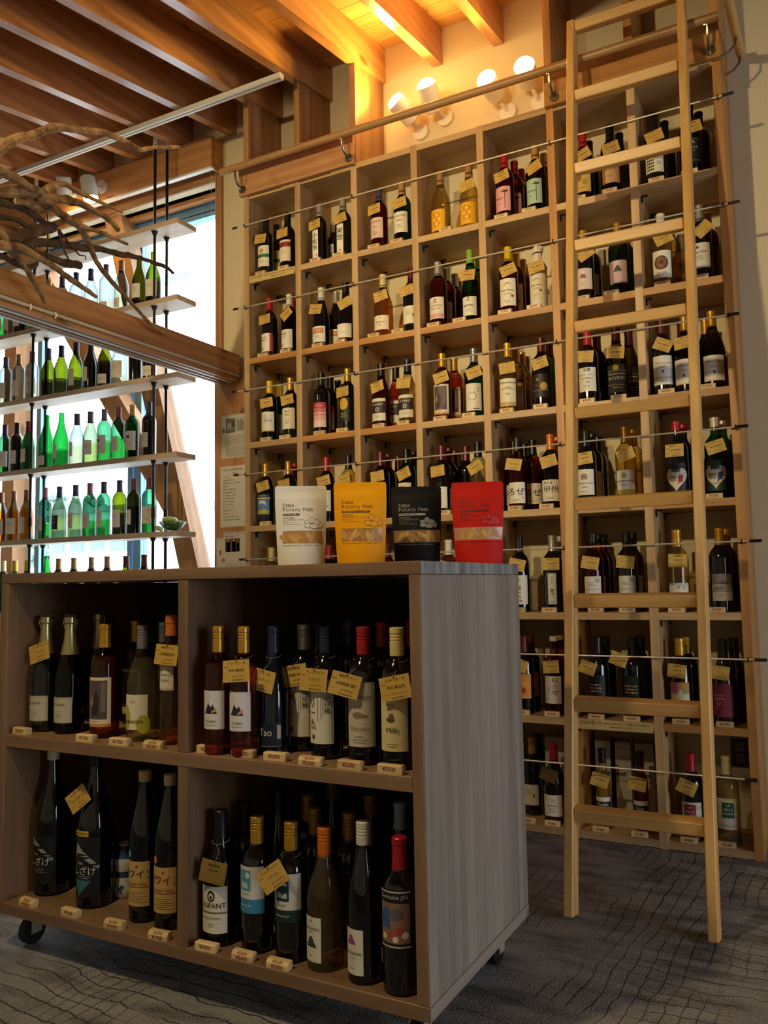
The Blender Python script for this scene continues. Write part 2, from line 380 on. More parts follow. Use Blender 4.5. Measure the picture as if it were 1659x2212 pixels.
# window: frames, panes, jamb, boxed blind head, timber braces
win = empty('window_1', (0,0,0)); struct(win, 'large shop window with aluminium frame and timber braces')
def wpart(name, mb, m, lab=None, sm=False): return mb.build(name, m, win, sm, label=lab)
for (x0, x1) in ((-1.317, -1.28), (-1.262, -1.2), (-2.20, -2.155), (-3.2, -3.14)):
    wpart('mullion', MB().box(x0, x1, .47, .53, WZ0, 3.44), ALU)
for (z0, z1) in ((3.47, 3.5), (3.432, 3.462), (3.395, 3.425), (WZ0, WZ0+.06)):
    wpart('frame_rail', MB().box(WX0, WX1, .47, .53, z0, z1), ALU)
for z in (3.427,): wpart('frame_gasket', MB().box(WX0, WX1, .475, .50, z, z+.005), BLACKM)
for (x0, x1) in ((-1.2, WX1), (-2.155, -1.317), (-3.14, -2.2), (WX0, -3.2)):
    wpart('pane', MB().box(x0, x1, .497, .503, WZ0+.06, 3.395), PANE)
wpart('head_board', MB().box(WX0, WX1, .40, .445, 3.472, 3.555), larch('x'))
wpart('head_board', MB().box(WX0, WX1, .36, .40, 3.50, 3.64), cedar('x'))
wpart('jamb', MB().box(WX1, -.391, .29, .31, 2.28, 3.535), cedar('z'))
bevel(wpart('blind_box', MB().box(-3.9, -.392, .2, .228, 3.545, 3.735), larch('x')), .002)
wpart('blind_box_lip', MB().box(-3.9, -.393, .2005, .232, 3.533, 3.5445), WHITEP)
bevel(wpart('blind_box_end', MB().box(-.412, -.392, .2285, .309, 3.535, 3.735), larch('y')), .002)
wpart('blind_box_back', MB().box(-3.9, -.4125, .295, .309, 3.50, 3.735), cedar('x'))
wpart('blind_roller', MB().tube([(-3.88, .262, 3.62), (-.415, .262, 3.62)], .024, 12), WHITEP, None, True)
# braces and post inside the glass
wpart('brace', MB().add([(-1.46,.33,3.7),(-1.315,.33,3.7),(-.44,.33,.6),(-.585,.33,.6),(-1.46,.45,3.7),(-1.315,.45,3.7),(-.44,.45,.6),(-.585,.45,.6)],
      [(0,3,2,1),(4,5,6,7),(0,1,5,4),(1,2,6,5),(2,3,7,6),(3,0,4,7)]), cedar('z'))
wpart('brace', MB().add([(-2.35,.333,3.56),(-2.17,.333,3.54),(-.80,.333,1.66),(-.80,.333,1.42),(-2.35,.45,3.56),(-2.17,.45,3.54),(-.80,.45,1.66),(-.80,.45,1.42)],
      [(0,3,2,1),(4,5,6,7),(0,1,5,4),(1,2,6,5),(2,3,7,6),(3,0,4,7)]), larch('z'))
wpart('post', MB().box(-2.37, -2.25, .33, .46, .05, 3.54), larch('z'))
# wood panel right of the window with the notices
struct(MB().box(-.44, -.03, .285, .309, 0, 2.26).build('trim_3', larch('z')), 'plain cedar wall panel carrying paper notices')
# sliding-door head beam with its grooves
kb = struct(bevel(MB().box(-.42, -.25, -6, .284, 2.285, 2.40).build('trim_4', cedar('y')), .003), 'long cedar head beam with sliding door tracks')
kb2 = MB().box(-.42, -.255, -6, .284, 2.27, 2.2845).build('track_plate', plain('beige_plate', rgb(205, 192, 168), .6), kb)
for i, x in enumerate((-.275, -.315, -.355, -.395)):
    MB().box(x-.009, x+.009, -6, .283, 2.245, 2.2695).build('door_track', [larch('y'), WHITEP, larch('y'), WHITEP][i], kb)
for y in (-1.15, -1.02):
    MB().tube([(-.249, y, 2.282), (-.243, y, 2.279), (-.243, y, 2.262), (-.250, y, 2.258)], .0035, 6).build('track_hook', WHITEP, kb, True)

# ================================================================== wall shelf
PXS = [0, .333, .673, 1.010, 1.353, 1.688, 2.041, 2.386]; TH = .034
RZ = [2.721, 2.272, 1.82, 1.378, .93, .489, .034]
shelf = empty('wine_shelf'); tag(shelf, 'tall pine wall shelf of seven columns filled with wine bottles', 'shelf')
for i, x in enumerate(PXS):
    top = 3.164 if i in (0, 1, 6, 7) else 3.185
    bevel(MB().box(x, x+TH, 0, .308, 0, top).build('upright', cedar_red('z') if i in (5, 7) else pine('z'), shelf), .0015)
for c in range(7):
    x0, x1 = PXS[c]+TH, PXS[c+1]
    for r, z in enumerate([3.182]+RZ):
        m = cedar_red('x') if (r == 2 or (r == 3 and c in (1, 2, 6)) or (r in (4, 6) and c == 6)) else pine('x')
        o = MB().box(x0, x1, .001, .308, z-.03 if r < 7 else .004, z if not (r == 0 and c in (0, 1, 5, 6)) else 3.164).build('shelf_board', m, shelf)
brk = MB().box(-.006, .006, -.003, .003, -.03, 0).box(-.006, .006, -.003, .02, -.004, 0).data('shelf_bracket', BLACKM)
brk2 = MB().box(-.003, .003, -.006, .006, -.028, 0).box(0, .024, -.006, .006, -.004, 0).data('shelf_bracket', BLACKM)
for c in range(7):
    for r in range(6):
        for yy in (.05, .26):
            place('shelf_bracket', brk2, shelf, (PXS[c]+TH+.0035, yy, RZ[r]-.0305))

# guard rods across each row, held by small hooks
for r, (z, x0, x1) in enumerate(((3.003, -.06, 2.46), (2.551, -.055, 2.46), (2.10, -.065, 2.435), (1.651, -.055, 2.445), (1.204, -.02, 2.47), (.752, -.05, 2.465), (.303, -.05, 2.41))):
    g = empty('guard_rod', (0, -.015, z))
    rowname = ['top', 'second', 'third', 'fourth', 'fifth', 'sixth', 'bottom'][r]
    tag(g, 'thin steel guard rod across the %s row of the bottle shelf' % rowname, 'rod', 'guard rods on the wall shelf')
    MB().tube([(x0, 0, 0), (x1, 0, 0)], .0035, 8).build('rod', STEEL, g, True)
    for xa, xb in ((x0-.004, x0+.028), (x1-.04, x1+.004)): MB().tube([(xa, 0, 0), (xb, 0, 0)], .0062, 8).build('rubber_end', RUBBER, g, True)
    for xh in (.017, .69, 1.705, 2.403):
        MB().tube([(xh, .014, -.007), (xh, -.002, -.008), (xh, -.008, 0), (xh, -.002, .008), (xh, .004, .006)], .0022, 6).build('hook', BLACKM, g, True)

# hand rail with curved steel brackets
OAKR = wood('oak_rail', rgb(184, 142, 92), rgb(138, 100, 60), 'x', .4, 1.6, False)
rail = empty('hand_rail', (0, -.1, 3.287)); tag(rail, 'round wooden hand rail on steel brackets above the bottle shelf', 'rail')
MB().tube([(-.075, 0, 0), (2.43, 0, 0)], .0185, 14).build('pole', OAKR, rail, True)
for px in (507, 738, 1186, 1527):
    x = xpx(px, -.1, 3.27)
    MB().tube([(x-.012, 0, -.019), (x, 0, -.022), (x, .004, -.05), (x, .02, -.078), (x, .045, -.09), (x, .069, -.092)], .0065, 8).build('bracket', SATIN, rail, True)
    MB().tube([(x, .062, -.092), (x, .0695, -.092)], .021, 16).build('flange', SATIN, rail, True)
sr = empty('side_rail', (2.482, .25, 3.31)); tag(sr, 'short wooden rail fixed beside the right end of the shelf', 'rail')
MB().tube([(0, 0, 0), (-.003, -.75, -.11)], .0185, 12).build('pole', birch('y'), sr, True)
for y in (-.03, -.22):
    MB().tube([(-.001, y, -.02+.147*y), (-.006, y-.0, -.05+.147*y), (-.03, y, -.075+.147*y), (-.061, y, -.085+.147*y)], .0055, 8).build('bracket', SATIN, sr, True)

# ================================================================== ladder
lad = empty('ladder', (2.1, -.81, 0)); tag(lad, 'tall wooden ladder leaning on the rail of the bottle shelf', 'ladder')
def lp(x, z): return (x-2.1, z*.1921, z)
slope = Vector((0, .1921, 1)).normalized()
def stile(xb, xt, z1):
    mb = MB(); mb.bar(lp(xb, .004), lp(xt, z1), .03, .068, (0, 1, 0)); return bevel(mb.build('stile', birch('z'), lad), .003)
stile(1.913, 1.862, 3.41); stile(2.341, 2.298, 3.78)
for k in range(10):
    z = .31+.3425*k; t = z/3.41
    xa, xb = 1.913-.051*t+.015, 2.341-.043*t-.015
    bevel(MB().bar(lp(xa, z), lp(xb, z), .05, .042, (0, -.1921, 1)).build('rung', birch('x'), lad), .003)

# ================================================================== display island on castors
IX0, IX1, IY0, IY1 = .449, 1.883, -1.790, -1.126
ZB0, ZB1, ZM0, ZM1, ZT0, ZT1 = .111, .144, .598, .633, 1.086, 1.117
isl = empty('display_island', (0,0,0)); tag(isl, 'low wooden display island on castors with two bottle shelves', 'display unit')
def ip(name, mb, m): return bevel(mb.build(name, m, isl), .0015)
ip('top_board', MB().box(IX0, IX1, IY0, IY1, ZT0, ZT1), stain('x'))
ip('top_end', MB().box(IX1, IX1+.0012, IY0, IY1, ZT0+.001, ZT1-.001), wood('end_grain', rgb(170, 172, 172), rgb(84, 84, 88), 'z', .6, 2.2, False))
ip('side_panel', MB().box(IX0, IX0+.032, IY0, IY1, ZB1+.0005, ZT0-.0005), stain('z'))
ip('side_panel', MB().box(IX1-.032, IX1-.0022, IY0, IY1, ZB1+.0005, ZT0-.0005), stain('z'))
ip('side_facing', MB().box(IX1-.002, IX1, IY0+.001, IY1, ZB1+.0005, ZT0-.0005), greyw('z'))
ip('divider', MB().box(1.160, 1.193, IY0+.001, IY1-.02, ZM1+.0005, ZT0-.0005), stain('z'))
ip('divider', MB().box(1.160, 1.193, IY0+.001, IY1-.02, ZB1+.0005, ZM0-.0005), stain('z'))
ip('middle_shelf', MB().box(IX0+.0325, IX1-.0325, IY0, IY1-.02, ZM0, ZM1), stain('x'))
ip('base_board', MB().box(IX0, IX1, IY0, IY1, ZB0, ZB1), stain('x'))
ip('base_end', MB().box(IX1, IX1+.0012, IY0, IY1, ZB0+.001, ZB1-.001), greyw('y'))
ip('back_panel', MB().box(IX0+.0325, IX1-.0325, IY1-.019, IY1-.001, ZB1+.0005, ZT0-.0005), DARKBACK)
for (x, y) in ((IX0+.055, IY0+.09), (IX1-.07, IY0+.09), (IX0+.055, IY1-.09), (IX1-.07, IY1-.09)):
    ca = empty('castor', (x, y, 0)); ca.parent = isl
    MB().tube([(-.012, 0, .040), (.012, 0, .040)], .040, 24).build('wheel', RUBBER, ca, True)
    MB().box(-.03, .03, -.035, .035, .104, .1105).box(-.020, -.016, -.016, .02, .034, .105).box(.016, .020, -.016, .02, .034, .105).tube([(-.022, 0, .04), (.022, 0, .04)], .007, 8).build('fork', STEEL, ca)

# ================================================================== bottles
PROF = {
 'bord': (.300, .0372, [(0, 0), (0, .033), (.004, .0372), (.19, .0372), (.203, .036), (.217, .031), (.229, .0215), (.238, .0160), (.250, .0146), (.286, .0138), (.287, .0150), (.2985, .0150), (.300, .012), (.300, 0)], (.045, .145)),
 'burg': (.298, .0405, [(0, 0), (0, .036), (.004, .0405), (.135, .0405), (.160, .0388), (.185, .0325), (.208, .0240), (.230, .0172), (.248, .0150), (.284, .0140), (.285, .0152), (.2965, .0152), (.298, .012), (.298, 0)], (.035, .110)),
 'rhine': (.335, .0368, [(0, 0), (0, .032), (.004, .0368), (.15, .0368), (.175, .0355), (.205, .0310), (.24, .0235), (.275, .0170), (.30, .0145), (.323, .0138), (.324, .0150), (.334, .0150), (.335, .012), (.335, 0)], (.03, .115)),
 'champ': (.318, .0435, [(0, 0), (0, .038), (.005, .0435), (.14, .0435), (.165, .0415), (.195, .034), (.225, .0245), (.255, .0180), (.285, .0152), (.300, .0150), (.318, .015), (.318, 0)], (.035, .105)),
 'big': (.425, .0525, [(0, 0), (0, .046), (.006, .0525), (.20, .0525), (.235, .0500), (.27, .0420), (.305, .0310), (.335, .0230), (.37, .0185), (.40, .0165), (.401, .0175), (.424, .0175), (.425, .012), (.425, 0)], (.05, .17)),
 'bigwine': (.405, .0425, [(0, 0), (0, .037), (.005, .0425), (.20, .0425), (.235, .0410), (.27, .0350), (.305, .0270), (.335, .0205), (.36, .0170), (.383, .0160), (.384, .0170), (.404, .0170), (.405, .012), (.405, 0)], (.05, .17)),
 'slim': (.310, .0265, [(0, 0), (0, .023), (.004, .0265), (.19, .0265), (.203, .0255), (.217, .0215), (.228, .0165), (.238, .0142), (.29, .0134), (.291, .0145), (.309, .0145), (.310, .012), (.310, 0)], (.05, .14)),
 'small': (.235, .0320, [(0, 0), (0, .028), (.004, .032), (.13, .032), (.145, .030), (.158, .0245), (.170, .0175), (.182, .0146), (.222, .0138), (.223, .0148), (.234, .0148), (.235, .012), (.235, 0)], (.03, .10)),
}
def rad_at(prof, z):
    for (z0, r0), (z1, r1) in zip(prof, prof[1:]):
        if z0 <= z <= z1 and z1 > z0: return r0+(r1-r0)*(z-z0)/(z1-z0)
    return prof[-2][1]
# glass: (empty part, filled part, words)
def principled_glass(name, col, spec=.6):
    return plain(name, col, .07, 0, .1, 4, spec, 0.3)
def gl_pair(kind):
    G = {
     'dark': lambda: (principled_glass('dark_green_glass', rgb(14, 20, 16)),)*2,
     'black': lambda: (principled_glass('black_glass', rgb(8, 9, 13)),)*2,
     'navy': lambda: (principled_glass('navy_glass', rgb(10, 24, 44)),)*2,
     'olive': lambda: (glass('olive_glass', (.26, .24, .07), (.05, .05, .012)), glass('olive_glass_filled', (.22, .19, .05), (.04, .04, .01))),
     'green': lambda: (glass('green_glass', (.10, .30, .10), (.01, .06, .02)), glass('green_glass_filled', (.07, .2, .06), (.01, .04, .015))),
     'clear': lambda: (glass('clear_glass', (.93, .93, .88), (.5, .5, .44)), glass('clear_glass_white_wine', (.90, .82, .50), (.45, .36, .14), diff=.05)),
     'yellow': lambda: (glass('pale_amber_glass', (.86, .76, .46), (.42, .33, .12), diff=.05), glass('yellow_wine_glass', (.82, .66, .26), (.38, .27, .06), diff=.05)),
     'amber': lambda: (glass('amber_glass', (.44, .42, .32), (.16, .13, .06)), glass('amber_wine_glass', (.46, .29, .035), (.24, .12, .008))),
     'rose': lambda: (glass('rose_glass', (.75, .45, .36), (.3, .12, .1)), glass('rose_wine_glass', (.62, .16, .10), (.22, .03, .03), diff=.05)),
     'redrose': lambda: (glass('red_rose_glass', (.6, .25, .22), (.2, .05, .06)), glass('red_wine_glass', (.40, .03, .05), (.12, .01, .02), diff=.05)),
     'orange': lambda: (glass('orange_glass', (.85, .66, .42), (.4, .24, .1)), glass('orange_wine_glass', (.80, .42, .12), (.36, .15, .03), diff=.05)),
     'wclear': lambda: (glass('window_clear_glass', (.46, .50, .51), (.10, .17, .19)), glass('window_clear_filled', (.42, .44, .35), (.14, .18, .12))),
     'wgreen': lambda: (glass('window_green_glass', (.20, .42, .30), (.01, .14, .07)), glass('window_green_filled', (.08, .32, .11), (.005, .08, .025))),
     'wbright': lambda: (glass('bright_green_glass', (.07, .38, .13), (.005, .12, .035)), glass('bright_green_filled', (.03, .2, .06), (.004, .06, .02))),
     'wolive': lambda: (glass('window_olive_glass', (.26, .31, .05), (.04, .06, .008)), glass('window_olive_filled', (.05, .06, .02), (.01, .015, .005))),
     'wdark': lambda: (principled_glass('window_dark_glass', rgb(14, 20, 22)),)*2,
     'wpale': lambda: (glass('window_pale_green_glass', (.40, .46, .38), (.10, .18, .10)), glass('window_pale_green_filled', (.34, .40, .22), (.08, .14, .05))),
    }
    return G[kind]()
GWORD = {'dark': 'dark', 'black': 'black', 'navy': 'navy', 'olive': 'olive', 'green': 'green', 'clear': 'clear', 'yellow': 'pale yellow', 'amber': 'amber', 'rose': 'pink', 'redrose': 'deep pink', 'orange': 'orange',
         'wclear': 'clear', 'wgreen': 'green', 'wbright': 'bright green', 'wolive': 'olive green', 'wdark': 'black', 'wpale': 'pale green'}
CAPC = {'black': '141416', 'red': 'A8202A', 'maroon': '5A1A24', 'gold': 'C99A38', 'yellow': 'D8B21E', 'white': 'DCD8CC', 'silver': 'B4B0A8', 'grey': '8C9096', 'tan': 'B08A5A', 'navy': '202A4A', 'lime': '8CB83A',
        'cream': 'DCCB90', 'orange': 'D2701C', 'brown': '8A5A34', 'cork': 'A87E50', 'lightblue': '9DB4C4', 'purple': '46405E', 'pink': 'A86A6E', 'foil': 'C8B47C'}
_BM = {}
def body_mesh(pk, gk, n, fill):
    key = (pk, gk, n, fill)
    if key not in _BM:
        h, r, prof, _ = PROF[pk]; mb = MB(); a, b = gl_pair(gk)
        if a is b: mb.lathe(prof, n); me = mb.data('bottle_body', a, True)
        else:
            fz = fill*h; rf = rad_at(prof, fz); p2 = []
            for q in prof:
                if p2 and p2[-1][0] < fz < q[0]: p2.append((fz, rf))
                p2.append(q)
            mats = [1 if (p2[i][0]+p2[i+1][0])/2 < fz else 0 for i in range(len(p2)-1)]
            mb.lathe(p2, n, mats=mats); me = mb.data('bottle_body', [a, b], True)
        _BM[key] = me
    return _BM[key]
_CM = {}
def cap_mesh(pk, color, length, n, screw):
    key = (pk, color, length, n, screw)
    if key not in _CM:
        h, r, prof, _ = PROF[pk]; z0 = h-length; pts = [(z0, rad_at(prof, z0)+.0002), (z0, rad_at(prof, z0)+.0008)]
        for z, rr in prof:
            if z > z0 and rr > 0 and z < h-.0005: pts.append((z, rr+.0008))
        top = h+.001
        if screw:
            rc = .0158; pts = [(z0, rad_at(prof, z0)+.0002), (z0, rc)]
            for k in range(3): zz = h-.030+k*.007; pts += [(zz, rc), (zz+.001, rc-.0012), (zz+.003, rc-.0012), (zz+.004, rc)]
            pts += [(top-.002, rc)]
        pts += [(top, .0135), (top, 0)]
        m = plain('capsule_'+color, hexc(CAPC[color]), .35, .55 if color in ('gold', 'silver', 'grey', 'foil') else .1, .06, 30)
        _CM[key] = MB().lathe(pts, n).data('capsule', m, True)
    return _CM[key]
# ---- labels: a curved paper with its print.  items: ('t', text, size, x, z, colour[, rot]) ('r', x0, z0, x1, z1, colour) ('e', cx, cz, rx, rz, colour) ('p', points, colour)
_LM = {}
def label_mesh(key, pk, bgc, z0, z1, half, items):
    k2 = (key, pk)
    if k2 in _LM: return _LM[k2]
    R = PROF[pk][1]; prof = PROF[pk][2]; cols = [bgc]; mb = MB()
    def mapper(off):
        def f(x, z):
            a = x/R; rr = R+.0004+off
            return (rr*math.sin(a), -rr*math.cos(a), z0+z)
        return f
    hgt = z1-z0
    span_shape(mb, rect(-half, 0, half, hgt), mapper(0), 0, .0028, 1)
    for i, it in enumerate(items):
        col = it[-1] if it[0] != 't' else it[5]
        if col not in cols: cols.append(col)
        mi = cols.index(col); mf = mapper(.00008+.000035*(i+1))
        if it[0] == 'r': span_shape(mb, rect(*it[1:5]), mf, mi, .0028, 1)
        elif it[0] == 'e': span_shape(mb, ell(*it[1:5]), mf, mi, .0028, 9)
        elif it[0] == 'p': span_shape(mb, it[1], mf, mi, .0028, 8)
        elif it[0] == 't': put_text(mb, it[1], it[2], mapper(.0015), it[3], it[4], mi, rot=it[6] if len(it) > 6 else 0)
    me = mb.data('label', [ink(c) for c in cols]); _LM[k2] = me; return me
def vtext(t, size, x, ztop, col): return [('t', ch, size, x, ztop-size*1.05*(i+.5), col) for i, ch in enumerate(t)]
K = '2A2622'
def small_lines(x, z, n, w=.03, col='6A6258', gap=.005): return [('r', x-w/2*(1-.2*(i % 3)), z-i*gap, x+w/2*(1-.25*((i+1) % 3)), z-i*gap+.0013, col) for i in range(n)]
mount = lambda cx, cz, s, col: ('p', [(cx-s, cz-s*.7), (cx+s, cz-s*.7), (cx+s*.55, cz+s*.1), (cx+s*.22, cz+s*.75), (cx-s*.22, cz+s*.75), (cx-s*.55, cz+s*.1)], col)
def heart(cx, cz, s): return [(cx+s*.95*16*math.sin(t)**3/16, cz+s*1.15*(13*math.cos(t)-5*math.cos(2*t)-2*math.cos(3*t)-math.cos(4*t))/16) for t in [2*math.pi*k/28 for k in range(28)]]
